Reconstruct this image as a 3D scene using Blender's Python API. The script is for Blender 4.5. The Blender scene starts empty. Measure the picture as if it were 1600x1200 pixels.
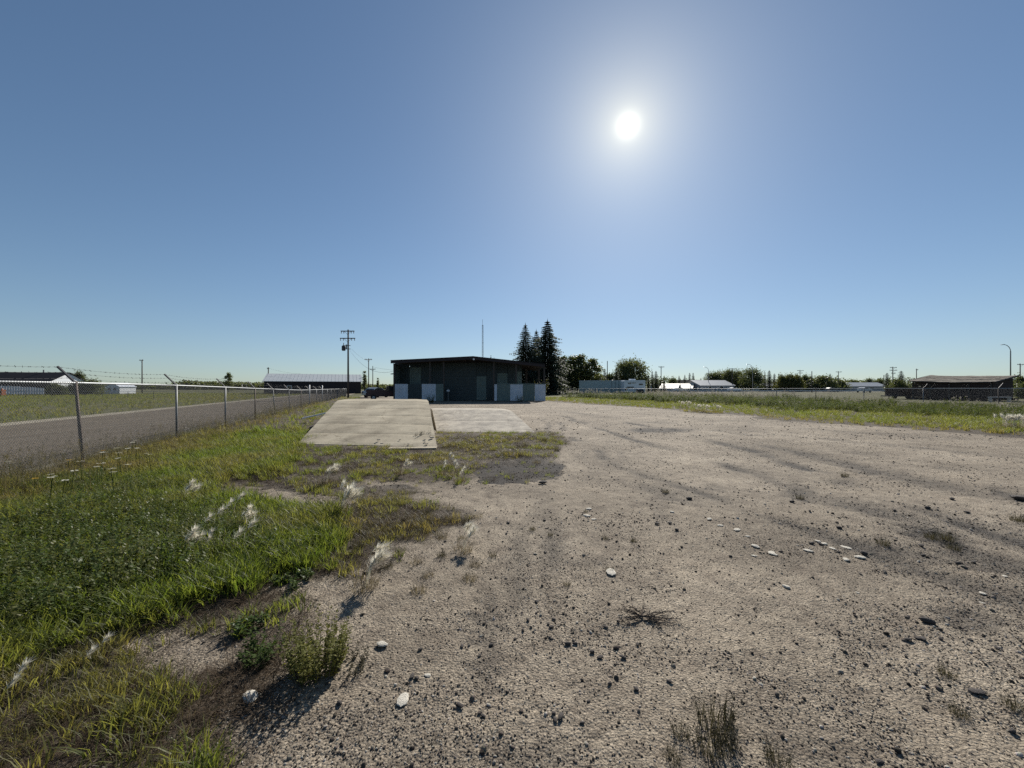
import bpy, bmesh, math, random
import numpy as np
from mathutils import Vector, Matrix, Euler
rnd = random.Random(7)
nr = np.random.default_rng(11)
C = bpy.context.scene.collection
scene = bpy.context.scene
PI = math.pi
F, H, HZ = 620.0, 1.6, 605.0            # focal length in photo pixels, eye height, horizon row

# ------------------------------------------------------------------ camera, sky, sun, exposure
cd = bpy.data.cameras.new('camera'); cam = bpy.data.objects.new('camera', cd); C.objects.link(cam)
cam.location = (0, 0, H); cam.rotation_euler = (PI / 2, 0, 0)
cd.sensor_width = 36; cd.lens = 36 * F / 1600; cd.shift_y = 5 / 1600
cd.clip_start = 0.05; cd.clip_end = 9000
scene.camera = cam

SUN_AZ, SUN_EL = math.atan2(181, F), math.atan2(409, math.hypot(181, F))
SUN = Vector((math.sin(SUN_AZ) * math.cos(SUN_EL), math.cos(SUN_AZ) * math.cos(SUN_EL), math.sin(SUN_EL)))
world = bpy.data.worlds.new('World'); scene.world = world; world.use_nodes = True
wn, wl = world.node_tree.nodes, world.node_tree.links
bg = wn['Background']; bg.inputs['Strength'].default_value = 0.055
sky = wn.new('ShaderNodeTexSky'); sky.sky_type = 'NISHITA'; sky.sun_disc = False
sky.sun_elevation = SUN_EL; sky.sun_rotation = SUN_AZ
sky.air_density = 1.0; sky.dust_density = 0.35; sky.ozone_density = 1.3; sky.altitude = 500
tcw = wn.new('ShaderNodeTexCoord')
dot = wn.new('ShaderNodeVectorMath'); dot.operation = 'DOT_PRODUCT'; dot.inputs[1].default_value = SUN
wl.new(tcw.outputs['Generated'], dot.inputs[0])
clampn = wn.new('ShaderNodeMath'); clampn.operation = 'MAXIMUM'; clampn.inputs[1].default_value = 0
wl.new(dot.outputs['Value'], clampn.inputs[0])
# the photograph's sky pales less towards the horizon than the model's: soften its bright end
kk = wn.new('ShaderNodeVectorMath'); kk.operation = 'MULTIPLY_ADD'; kk.inputs[1].default_value = (.066, .048, .030); kk.inputs[2].default_value = (1.13, .975, .91); wl.new(sky.outputs['Color'], kk.inputs[0])
dv = wn.new('ShaderNodeVectorMath'); dv.operation = 'DIVIDE'; wl.new(sky.outputs['Color'], dv.inputs[0]); wl.new(kk.outputs[0], dv.inputs[1])
prev = dv.outputs[0]
# the sun's own aureole and disc (the sky texture's disc is off; the lamp below gives its light)
for power, amp, col in ((20, 0.7, (0.9, 0.95, 0.9)), (170, 2.6, (1.0, 0.84, 0.45)), (800, 2.3, (1.0, 0.88, 0.5)), (5000, 7, (1, 0.95, 0.75)), (30000, 40, (1, 0.98, 0.9))):
    pw = wn.new('ShaderNodeMath'); pw.operation = 'POWER'; pw.inputs[1].default_value = power
    wl.new(clampn.outputs[0], pw.inputs[0])
    sc_ = wn.new('ShaderNodeVectorMath'); sc_.operation = 'SCALE'; sc_.inputs[0].default_value = [c * amp for c in col]
    wl.new(pw.outputs[0], sc_.inputs['Scale'])
    ad = wn.new('ShaderNodeVectorMath'); ad.operation = 'ADD'
    wl.new(prev, ad.inputs[0]); wl.new(sc_.outputs[0], ad.inputs[1]); prev = ad.outputs[0]
wl.new(prev, bg.inputs['Color'])

sl = bpy.data.lights.new('sun', 'SUN'); sun = bpy.data.objects.new('sun', sl); C.objects.link(sun)
sl.energy = 4.6; sl.angle = math.radians(0.53); sl.color = (1.0, 0.95, 0.87)
sun.rotation_euler = SUN.to_track_quat('Z', 'Y').to_euler(); sun.location = (0, 0, 60)
scene.view_settings.view_transform = 'Standard'; scene.view_settings.look = 'None'
scene.view_settings.exposure = 0.75; scene.view_settings.gamma = 1; scene.view_settings.use_curve_mapping = False
scene.cycles.max_bounces = 6; scene.cycles.transparent_max_bounces = 8
scene.cycles.use_denoising = False
scene.cycles.sample_clamp_indirect = 6

# ------------------------------------------------------------------ helpers
def P(px, py, d): return ((px - 800) / F * d, d, H + (HZ - py) / F * d)
def PX(px, d): return (px - 800) / F * d
def G(px, py):                                   # photo pixel -> point on flat ground
    d = H * F / (py - HZ); return ((px - 800) / F * d, d)
def tag(o, label=None, cat=None, group=None, kind=None):
    if label: o['label'] = label
    if cat: o['category'] = cat
    if group: o['group'] = group
    if kind: o['kind'] = kind
    return o
def thing(name, label, cat, loc=(0, 0, 0), rz=0, group=None):
    o = bpy.data.objects.new(name, None); C.objects.link(o); o.empty_display_size = 0.2
    o.location = loc; o.rotation_euler = (0, 0, rz)
    return tag(o, label, cat, group)
def copy_tree(o, kids, parent=None):
    c = o.copy(); C.objects.link(c)
    if parent: c.parent = parent
    for ch in kids.get(o, ()): copy_tree(ch, kids, c)
    return c
KIDS = {}
def dup(root, loc, rz=0, scale=None, label=None, group=None):
    r = copy_tree(root, KIDS); r.location = loc; r.rotation_euler = (0, 0, rz)
    if scale is not None: r.scale = scale if hasattr(scale, '__len__') else (scale,) * 3
    if label: r['label'] = label
    if group: r['group'] = group
    return r
class MB:
    def __init__(s): s.v, s.f = [], []
    def add(s, vs, fs):
        n = len(s.v); s.v += [tuple(p) for p in vs]; s.f += [tuple(i + n for i in f) for f in fs]; return s
    def box(s, x0, x1, y0, y1, z0, z1):
        return s.add([(x0,y0,z0),(x1,y0,z0),(x1,y1,z0),(x0,y1,z0),(x0,y0,z1),(x1,y0,z1),(x1,y1,z1),(x0,y1,z1)],
                     [(0,3,2,1),(4,5,6,7),(0,1,5,4),(1,2,6,5),(2,3,7,6),(3,0,4,7)])
    def prism(s, poly, axis, a, b):              # poly in the two other axes, extruded along axis
        n = len(poly)
        def mk(p, t): return (t, p[0], p[1]) if axis == 'x' else (p[0], t, p[1]) if axis == 'y' else (p[0], p[1], t)
        return s.add([mk(p, a) for p in poly] + [mk(p, b) for p in poly],
                     [tuple(range(n - 1, -1, -1)), tuple(range(n, 2 * n))] + [(i, (i + 1) % n, n + (i + 1) % n, n + i) for i in range(n)])
    def tube(s, pts, r, n=6, cap=True):
        pts = [Vector(p) for p in pts]; m = len(pts); rs = r if hasattr(r, '__len__') else [r] * m
        base = len(s.v)
        for i, p in enumerate(pts):
            t = (pts[min(i + 1, m - 1)] - pts[max(i - 1, 0)]).normalized()
            a = t.cross(Vector((0, 0, 1)) if abs(t.z) < 0.9 else Vector((1, 0, 0))).normalized(); b = t.cross(a)
            for k in range(n):
                w = 2 * PI * k / n; s.v.append(tuple(p + (a * math.cos(w) + b * math.sin(w)) * rs[i]))
        for i in range(m - 1):
            for k in range(n):
                s.f.append((base + i * n + k, base + i * n + (k + 1) % n, base + (i + 1) * n + (k + 1) % n, base + (i + 1) * n + k))
        if cap:
            s.f.append(tuple(base + k for k in range(n - 1, -1, -1))); s.f.append(tuple(base + (m - 1) * n + k for k in range(n)))
        return s
    def mesh(s, name, m, smooth=False):
        me = bpy.data.meshes.new(name); me.from_pydata(s.v, [], s.f); me.validate()
        if m: me.materials.append(m)
        bm = bmesh.new(); bm.from_mesh(me); bmesh.ops.recalc_face_normals(bm, faces=bm.faces); bm.to_mesh(me); bm.free()
        if smooth: me.polygons.foreach_set('use_smooth', [True] * len(me.polygons))
        return me
    def build(s, name, m, parent=None, loc=(0, 0, 0), rz=0, smooth=False):
        return place(name, s.mesh(name, m, smooth), parent, loc, rz)
def place(name, me, parent=None, loc=(0, 0, 0), rz=0, rot=None):
    o = bpy.data.objects.new(name, me); C.objects.link(o); o.location = loc
    o.rotation_euler = rot or (0, 0, rz)
    if parent:
        o.parent = parent; KIDS.setdefault(parent, []).append(o)
    return o
def raw_mesh(name, V, Q, m):                      # numpy quads or tris
    me = bpy.data.meshes.new(name); k = Q.shape[1]
    me.vertices.add(len(V)); me.vertices.foreach_set('co', V.astype(np.float32).ravel())
    me.loops.add(Q.size); me.loops.foreach_set('vertex_index', Q.astype(np.int32).ravel())
    me.polygons.add(len(Q)); me.polygons.foreach_set('loop_start', np.arange(0, Q.size, k, dtype=np.int32))
    me.polygons.foreach_set('loop_total', np.full(len(Q), k, dtype=np.int32))
    me.update(calc_edges=True)
    if m: me.materials.append(m)
    return me

_lat = nr.random((256, 256))
def vnoise(x, y, seed=0):
    x = np.asarray(x) + seed * 17.31; y = np.asarray(y) + seed * 9.77
    xi = np.floor(x).astype(int); yi = np.floor(y).astype(int); fx = x - xi; fy = y - yi
    fx = fx * fx * (3 - 2 * fx); fy = fy * fy * (3 - 2 * fy)
    a = _lat[xi & 255, yi & 255]; b = _lat[(xi + 1) & 255, yi & 255]; c = _lat[xi & 255, (yi + 1) & 255]; d = _lat[(xi + 1) & 255, (yi + 1) & 255]
    return (a * (1 - fx) + b * fx) * (1 - fy) + (c * (1 - fx) + d * fx) * fy
def fbm(x, y, seed=0, oct=4):
    s, a, t = 0, 1, 0
    for i in range(oct):
        s = s + a * vnoise(x * 2 ** i, y * 2 ** i, seed + i * 3); t += a; a *= .55
    return s / t
def sstep(a, b, x):
    t = np.clip((x - a) / (b - a), 0, 1); return t * t * (3 - 2 * t)
def inpoly(px, py, poly):
    r = np.zeros(np.shape(px), bool); n = len(poly)
    for i in range(n):
        x1, y1 = poly[i]; x2, y2 = poly[(i + 1) % n]
        if y1 == y2: continue
        c = ((y1 > py) != (y2 > py)) & (px < (x2 - x1) * (py - y1) / (y2 - y1) + x1); r ^= c
    return r

# ------------------------------------------------------------------ materials
def nodes_of(m): return m.node_tree.nodes, m.node_tree.links
def mat(name, col, rough=.8, var=.2, scale=4, bump=0.0, metal=0, spec=.3, fine=40, dirt=None, wave=None, stretch=(1, 1, 1)):
    m = bpy.data.materials.new(name); m.use_nodes = True; n, l = nodes_of(m); b = n['Principled BSDF']
    b.inputs['Roughness'].default_value = rough; b.inputs['Metallic'].default_value = metal; b.inputs['Specular IOR Level'].default_value = spec
    tc = n.new('ShaderNodeTexCoord'); mp = n.new('ShaderNodeMapping'); l.new(tc.outputs['Object'], mp.inputs[0]); mp.inputs['Scale'].default_value = stretch
    n1 = n.new('ShaderNodeTexNoise'); n1.inputs['Scale'].default_value = scale; n1.inputs['Detail'].default_value = 6; n1.inputs['Roughness'].default_value = .65; l.new(mp.outputs[0], n1.inputs[0])
    n2 = n.new('ShaderNodeTexNoise'); n2.inputs['Scale'].default_value = fine; n2.inputs['Detail'].default_value = 3; l.new(mp.outputs[0], n2.inputs[0])
    ad = n.new('ShaderNodeMath'); ad.operation = 'MULTIPLY_ADD'; ad.inputs[1].default_value = .4; l.new(n2.outputs[0], ad.inputs[0]); l.new(n1.outputs[0], ad.inputs[2])
    rp = n.new('ShaderNodeValToRGB'); e = rp.color_ramp.elements
    e[0].position = .45; e[1].position = .95
    e[0].color = [c * (1 - var) for c in (dirt or col)] + [1]; e[1].color = [min(1, c * (1 + var)) for c in col] + [1]
    l.new(ad.outputs[0], rp.inputs[0]); l.new(rp.outputs[0], b.inputs['Base Color'])
    if bump:
        bp = n.new('ShaderNodeBump'); bp.inputs['Strength'].default_value = bump; bp.inputs['Distance'].default_value = .02; l.new(ad.outputs[0], bp.inputs['Height']); l.new(bp.outputs[0], b.inputs['Normal'])
    return m
def leaf(name, c1, c2, dry=None, trans=.45, rough=.5, spec=.25, tc=(1.5, 1.45, .8)):
    m = bpy.data.materials.new(name); m.use_nodes = True; n, l = nodes_of(m); b = n['Principled BSDF']; out = n['Material Output']
    b.inputs['Roughness'].default_value = rough; b.inputs['Specular IOR Level'].default_value = spec
    oi = n.new('ShaderNodeObjectInfo'); ge = n.new('ShaderNodeNewGeometry')
    av = n.new('ShaderNodeMath'); av.operation = 'ADD'; l.new(oi.outputs['Random'], av.inputs[0]); l.new(ge.outputs['Random Per Island'], av.inputs[1])
    hf = n.new('ShaderNodeMath'); hf.operation = 'MULTIPLY'; hf.inputs[1].default_value = .5; l.new(av.outputs[0], hf.inputs[0])
    mx = n.new('ShaderNodeMix'); mx.data_type = 'RGBA'; l.new(hf.outputs[0], mx.inputs[0]); mx.inputs[6].default_value = (*c1, 1); mx.inputs[7].default_value = (*c2, 1)
    col = mx.outputs[2]
    if dry:
        at = n.new('ShaderNodeAttribute'); at.attribute_type = 'INSTANCER'; at.attribute_name = 'tint'
        m2 = n.new('ShaderNodeMix'); m2.data_type = 'RGBA'; l.new(at.outputs['Fac'], m2.inputs[0]); l.new(col, m2.inputs[6]); m2.inputs[7].default_value = (*dry, 1); col = m2.outputs[2]
    l.new(col, b.inputs['Base Color'])
    tr = n.new('ShaderNodeBsdfTranslucent'); br = n.new('ShaderNodeMix'); br.data_type = 'RGBA'; br.blend_type = 'MULTIPLY'; br.inputs[0].default_value = 1
    l.new(col, br.inputs[6]); br.inputs[7].default_value = (*tc, 1); l.new(br.outputs[2], tr.inputs[0])
    ms = n.new('ShaderNodeMixShader'); ms.inputs[0].default_value = trans; l.new(b.outputs[0], ms.inputs[1]); l.new(tr.outputs[0], ms.inputs[2]); l.new(ms.outputs[0], out.inputs[0])
    return m
def ground_mat(name):
    m = bpy.data.materials.new(name); m.use_nodes = True; n, l = nodes_of(m); b = n['Principled BSDF']
    b.inputs['Roughness'].default_value = .95; b.inputs['Specular IOR Level'].default_value = .15
    tc = n.new('ShaderNodeTexCoord')
    def noise(s, d=5, r=.6):
        t = n.new('ShaderNodeTexNoise'); t.inputs['Scale'].default_value = s; t.inputs['Detail'].default_value = d; t.inputs['Roughness'].default_value = r; l.new(tc.outputs['Object'], t.inputs[0]); return t.outputs[0]
    def ramp(f, *st):
        r = n.new('ShaderNodeValToRGB'); e = r.color_ramp.elements
        while len(e) < len(st): e.new(.5)
        for q, (p, c) in zip(e, st): q.position = p; q.color = (*c, 1)
        l.new(f, r.inputs[0]); return r.outputs[0]
    def mix(f, a, bb, mode='MIX'):
        x = n.new('ShaderNodeMix'); x.data_type = 'RGBA'; x.blend_type = mode
        if isinstance(f, float): x.inputs[0].default_value = f
        else: l.new(f, x.inputs[0])
        for k, s in ((6, a), (7, bb)):
            if isinstance(s, tuple): x.inputs[k].default_value = (*s, 1)
            else: l.new(s, x.inputs[k])
        return x.outputs[2]
    def attr(a):
        t = n.new('ShaderNodeAttribute'); t.attribute_name = a; return t.outputs['Fac']
    big = ramp(noise(.35, 6), (.3, (.222, .192, .152)), (.55, (.328, .287, .230)), (.75, (.47, .418, .338)))
    mid = ramp(noise(5, 6, .7), (.3, (.62, .6, .6)), (.6, (1, 1, 1)), (.75, (1.0, .98, .95)))
    c = mix(1.0, big, mid, 'MULTIPLY')
    vo = n.new('ShaderNodeTexVoronoi'); vo.inputs['Scale'].default_value = 70; vo.inputs['Randomness'].default_value = 1; l.new(tc.outputs['Object'], vo.inputs[0])
    gr = ramp(vo.outputs['Color'], (.1, (.5, .48, .46)), (.5, (.95, .93, .9)), (.9, (1.25, 1.22, 1.18)))
    c = mix(.75, c, mix(1.0, c, gr, 'MULTIPLY'))
    fi = ramp(noise(160, 3), (.35, (.45, .43, .41)), (.6, (1.15, 1.14, 1.12)))
    c = mix(1.0, c, fi, 'MULTIPLY')
    lo = ramp(noise(.9, 8, .75), (.33, (.70, .69, .69)), (.5, (1, 1, 1)), (.68, (1.16, 1.15, 1.13)))
    c = mix(1.0, c, lo, 'MULTIPLY')
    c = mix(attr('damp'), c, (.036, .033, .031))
    soil = ramp(noise(9, 6, .7), (.3, (.028, .022, .016)), (.5, (.065, .052, .039)), (.75, (.15, .122, .094)))
    c = mix(attr('soil'), c, soil)
    l.new(c, b.inputs['Base Color'])
    h1 = n.new('ShaderNodeMath'); h1.operation = 'MULTIPLY_ADD'; h1.inputs[1].default_value = -.6; l.new(vo.outputs['Distance'], h1.inputs[0]); l.new(noise(28, 6, .7), h1.inputs[2])
    bp = n.new('ShaderNodeBump'); bp.inputs['Strength'].default_value = .85; bp.inputs['Distance'].default_value = .015; l.new(h1.outputs[0], bp.inputs['Height']); l.new(bp.outputs[0], b.inputs['Normal'])
    return m
def sheet_mat(name, cols, scale, fine=3.0, bump=.6, stretch=(1, 1, 1), rz=0):
    m = bpy.data.materials.new(name); m.use_nodes = True; n, l = nodes_of(m); b = n['Principled BSDF']
    b.inputs['Roughness'].default_value = .95; b.inputs['Specular IOR Level'].default_value = .1
    tc = n.new('ShaderNodeTexCoord'); mp = n.new('ShaderNodeMapping'); mp.inputs['Scale'].default_value = stretch; mp.inputs['Rotation'].default_value = (0, 0, rz); l.new(tc.outputs['Object'], mp.inputs[0])
    a = n.new('ShaderNodeTexNoise'); a.inputs['Scale'].default_value = scale; a.inputs['Detail'].default_value = 8; a.inputs['Roughness'].default_value = .7; l.new(mp.outputs[0], a.inputs[0])
    f = n.new('ShaderNodeTexNoise'); f.inputs['Scale'].default_value = fine; f.inputs['Detail'].default_value = 6; f.inputs['Roughness'].default_value = .75; l.new(tc.outputs['Object'], f.inputs[0])
    ad = n.new('ShaderNodeMath'); ad.operation = 'ADD'; l.new(a.outputs[0], ad.inputs[0]); l.new(f.outputs[0], ad.inputs[1])
    hf = n.new('ShaderNodeMath'); hf.operation = 'MULTIPLY'; hf.inputs[1].default_value = .5; l.new(ad.outputs[0], hf.inputs[0])
    r = n.new('ShaderNodeValToRGB'); e = r.color_ramp.elements
    while len(e) < len(cols): e.new(.5)
    for i, (q, c) in enumerate(zip(e, cols)): q.position = .34 + .32 * i / (len(cols) - 1); q.color = (*c, 1)
    l.new(hf.outputs[0], r.inputs[0]); l.new(r.outputs[0], b.inputs['Base Color'])
    bp = n.new('ShaderNodeBump'); bp.inputs['Strength'].default_value = bump; bp.inputs['Distance'].default_value = .08; l.new(f.outputs[0], bp.inputs['Height']); l.new(bp.outputs[0], b.inputs['Normal'])
    return m
def pebble_mat(name, stops):
    m = bpy.data.materials.new(name); m.use_nodes = True; n, l = nodes_of(m); b = n['Principled BSDF']; b.inputs['Roughness'].default_value = .95; b.inputs['Specular IOR Level'].default_value = .08
    oi = n.new('ShaderNodeObjectInfo'); r = n.new('ShaderNodeValToRGB'); e = r.color_ramp.elements
    while len(e) < len(stops): e.new(.5)
    for q, (p, c) in zip(e, stops): q.position = p; q.color = (*c, 1)
    l.new(oi.outputs['Random'], r.inputs[0])
    tc = n.new('ShaderNodeTexCoord'); t = n.new('ShaderNodeTexNoise'); t.inputs['Scale'].default_value = 3; l.new(tc.outputs['Object'], t.inputs[0])
    mx = n.new('ShaderNodeMix'); mx.data_type = 'RGBA'; mx.blend_type = 'MULTIPLY'; mx.inputs[0].default_value = .6; l.new(r.outputs[0], mx.inputs[6]); l.new(t.outputs[1], mx.inputs[7])
    l.new(mx.outputs[2], b.inputs['Base Color']); return m

M = dict(
    ground=ground_mat('lot_gravel'),
    meadow=sheet_mat('meadow', [(.045, .05, .022), (.085, .085, .04), (.14, .12, .065)], .12, .9),
    mown=sheet_mat('mown_field', [(.055, .058, .026), (.085, .082, .038), (.12, .108, .055)], .05, .6, .3),
    road=sheet_mat('road_gravel', [(.085, .068, .050), (.14, .116, .088), (.20, .168, .13)], .5, 14, .8, (4, .25, 1), -0.32),
    shoulder=sheet_mat('road_shoulder', [(.16, .14, .10), (.27, .24, .185), (.36, .32, .25)], .8, 9, .8),
    farroad=sheet_mat('far_road', [(.25, .25, .25), (.33, .33, .32)], .3, 2, .1),
    concrete=mat('ramp_concrete', (.43, .38, .285), .95, .17, .8, .35, fine=24, dirt=(.24, .205, .15), spec=.1),
    rough_concrete=mat('worn_concrete', (.42, .375, .30), .95, .18, 2.2, .9, fine=18, dirt=(.22, .195, .165)),
    galv=mat('galvanised', (.17, .175, .18), .55, .25, 6, 0, .5, .4),
    galv_light=mat('galvanised_rail', (.40, .41, .41), .5, .15, 6, 0, .2, .35),
    rusty=mat('rusty_steel', (.11, .085, .07), .7, .35, 8, .2, .3),
    wire=mat('fence_wire', (.09, .092, .095), .75, .2, 6, 0, 0, .08),
    wood=mat('pole_wood', (.085, .075, .066), .9, .3, 3, .4, stretch=(6, 6, .4)),
    iron=mat('dark_iron', (.05, .05, .055), .6, .2),
    porcelain=mat('insulator', (.22, .18, .16), .3, .1),
    roof_dark=mat('dark_roof_sheet', (.022, .022, .025), .85, .3, 2, 0, 0, .1),
    white_sheet=mat('white_sheet', (.56, .60, .66), .7, .1, 2, 0, 0, .2, dirt=(.50, .52, .55)),
    green_sheet=mat('green_sheet', (.10, .16, .125), .5, .18, 2, 0, 0, .4),
    pale_green=mat('pale_green_sheet', (.13, .17, .155), .6, .15, 2, 0, 0, .4),
    dark_green=mat('dark_green_sheet', (.034, .048, .05), .6, .2, 2, 0, 0, .4),
    brown_wood=mat('brown_timber', (.065, .056, .05), .85, .3, 3, .3, stretch=(1, 1, 5)),
    old_timber=mat('old_timber', (.048, .032, .028), .9, .4, 2.5, .4, stretch=(.4, 1, 5)),
    shingle=mat('tan_shingle', (.15, .128, .10), .9, .3, 3, .5),
    sign=mat('white_sign', (.75, .77, .8), .5, .05),
    barn_wall=mat('barn_wall', (.030, .024, .026), .7, .2, 2),
    barn_roof=mat('barn_roof', (.36, .39, .41), .75, .1, 1, 0, 0, .25),
    house_wall=mat('house_wall', (.38, .37, .37), .8, .12, 2),
    white_wall=mat('white_wall', (.74, .75, .76), .7, .08, 2),
    grey_roof=mat('grey_roof', (.27, .285, .30), .5, .15, 1.5),
    pale_roof=mat('pale_metal_roof', (.50, .45, .36), .6, .08, 1.5, 0, 0, .4),
    container=mat('container_steel', (.40, .46, .45), .6, .12, 1.5),
    camper=mat('camper_shell', (.78, .79, .80), .45, .08, 1.5),
    glass=mat('dark_glass', (.02, .022, .025), .08, .1, 2, 0, 0, .6),
    rubber=mat('rubber', (.02, .02, .02), .9, .2),
    red_paint=mat('dark_red_paint', (.045, .012, .016), .35, .15, 2, 0, .1, .5),
    white_paint=mat('white_paint', (.7, .71, .72), .3, .08, 2, 0, 0, .5),
    silver_paint=mat('silver_paint', (.4, .42, .44), .3, .08, 2, 0, .4, .5),
    orange=mat('orange_plastic', (.30, .09, .035), .6, .1),
    lamp_steel=mat('lamp_steel', (.28, .29, .30), .5, .1, 3, 0, .5),
    bark=mat('bark', (.075, .06, .048), .9, .3, 5, .4),
    pale_bark=mat('pale_bark', (.24, .22, .19), .9, .3, 5, .3),
    stone_pale=mat('pale_stone', (.60, .56, .48), .95, .12, 9, .6, spec=.1, dirt=(.47, .43, .36)),
    stone_dark=mat('dark_stone', (.062, .052, .046), .85, .25, 9, .5),
    deadwood=mat('dead_stem', (.075, .055, .042), .9, .2, 12),
    pebble=pebble_mat('pebbles', [(0, (.045, .037, .031)), (.45, (.12, .10, .082)), (.75, (.28, .24, .20)), (1, (.56, .51, .44))]),
    grass=leaf('grass_blade', (.062, .105, .018), (.155, .175, .045), (.17, .14, .065), .58),
    dry=leaf('dry_grass', (.075, .060, .036), (.17, .14, .085), (.065, .075, .03), .42, tc=(1.3, 1.25, .95)),
    broad=leaf('broad_leaf', (.045, .078, .018), (.095, .125, .034), (.14, .125, .05), .42, .5, .2),
    weed=leaf('weed_leaf', (.045, .072, .020), (.088, .118, .036), (.12, .115, .045), .45, .7, .08),
    weed_dark=leaf('weed_dark', (.030, .028, .019), (.065, .058, .034), None, .3, .7, .08),
    shrubleaf=leaf('shrub_leaf', (.09, .105, .025), (.19, .18, .06), None, .5, .6, .1),
    litter=leaf('dead_litter', (.035, .024, .016), (.11, .082, .055), None, .2, .8, .05, (1.1, 1, .9)),
    plume=leaf('seed_plume', (.66, .63, .55), (.80, .77, .70), None, .5, .7, .1, (1.1, 1.08, 1.0)),
    fluff=leaf('seed_fluff', (.30, .275, .24), (.42, .39, .35), None, .4, .8, .05, (1.05, 1.0, .95)),
    petal=leaf('petal', (.62, .60, .50), (.72, .70, .62), None, .4, tc=(1.1, 1.1, 1)),
    petal_yellow=leaf('yellow_petal', (.55, .36, .04), (.6, .42, .06), None, .4),
    spruce=leaf('spruce_needle', (.048, .060, .052), (.085, .10, .08), None, .3, .7, .1),
    aspen=leaf('aspen_leaf', (.065, .085, .04), (.12, .13, .06), None, .4),
    olive=leaf('olive_leaf', (.055, .065, .026), (.10, .10, .04), None, .4),
    decid=leaf('tree_leaf', (.055, .070, .038), (.105, .118, .06), None, .42),
)

for k_ in ('concrete', 'rough_concrete'):                # wandering hairline cracks
    n, l = nodes_of(M[k_]); b = n['Principled BSDF']; src = b.inputs['Base Color'].links[0].from_socket
    tc = n.new('ShaderNodeTexCoord'); nz = n.new('ShaderNodeTexNoise'); nz.inputs['Scale'].default_value = 1.3; nz.inputs['Detail'].default_value = 6; l.new(tc.outputs['Object'], nz.inputs[0])
    va = n.new('ShaderNodeVectorMath'); va.operation = 'MULTIPLY_ADD'; va.inputs[1].default_value = (.9, .9, .9); l.new(nz.outputs[1], va.inputs[0]); l.new(tc.outputs['Object'], va.inputs[2])
    vo = n.new('ShaderNodeTexVoronoi'); vo.feature = 'DISTANCE_TO_EDGE'; vo.inputs['Scale'].default_value = .42; l.new(va.outputs[0], vo.inputs[0])
    rp = n.new('ShaderNodeValToRGB'); rp.color_ramp.elements[0].position = .001; rp.color_ramp.elements[0].color = (.66, .64, .61, 1); rp.color_ramp.elements[1].position = .008; rp.color_ramp.elements[1].color = (1, 1, 1, 1); l.new(vo.outputs[0], rp.inputs[0])
    mx = n.new('ShaderNodeMix'); mx.data_type = 'RGBA'; mx.blend_type = 'MULTIPLY'; mx.inputs[0].default_value = 1; l.new(src, mx.inputs[6]); l.new(rp.outputs[0], mx.inputs[7]); l.new(mx.outputs[2], b.inputs['Base Color'])

# ------------------------------------------------------------------ ground: masks first
FX = lambda d: -6.06 - .332 * d                       # left fence line
RX = lambda d: 20.8 - .352 * d                        # edge of the right grass band
RFX = lambda d: 43.3 - .365 * d                       # right fence line
def to_px(x, y): return 800 + F * x / y, HZ + H * F / y
POLY_A = [(-900, 900), (0, 752), (130, 738), (300, 688), (440, 650), (462, 700), (448, 738), (340, 750), (335, 766), (430, 786), (530, 800), (548, 832), (520, 882), (430, 912), (330, 945), (215, 978), (140, 1000), (60, 1035), (-60, 1090), (-900, 1500)]
POLY_B = [(440, 738), (455, 692), (678, 704), (682, 664), (700, 676), (836, 672), (868, 674), (892, 690), (865, 712), (760, 722), (745, 752), (640, 776), (560, 782), (340, 764), (340, 750)]
POLY_D = [(550, 780), (640, 778), (735, 800), (700, 840), (640, 850), (590, 880), (540, 915), (520, 900)]
POLY_C = [(-900, 1500), (-60, 1090), (150, 1005), (215, 1000), (250, 1050), (330, 1060), (380, 1090), (330, 1150), (270, 1210), (200, 1700), (-900, 2500)]
POLY_E = [(200, 990), (330, 945), (440, 922), (476, 950), (462, 1040), (428, 1090), (410, 1140), (350, 1230), (250, 1400), (250, 1060)]
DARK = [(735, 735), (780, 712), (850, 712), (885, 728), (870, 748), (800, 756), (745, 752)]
def jit(px, py, k=14, s=.035):
    q = np.clip((py - 600) / 250, .15, 2.5)
    return px + (vnoise(px * s / q, py * s * 2 / q, 5) - .5) * 2 * k * q * 1.6, py + (vnoise(px * s / q, py * s * 2 / q, 9) - .5) * k * q
BARE = [((412, 771), 66, 8), ((250, 1010), 75, 28), ((460, 905), 70, 10), ((640, 757), 90, 6), ((330, 1030), 60, 20)]
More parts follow.
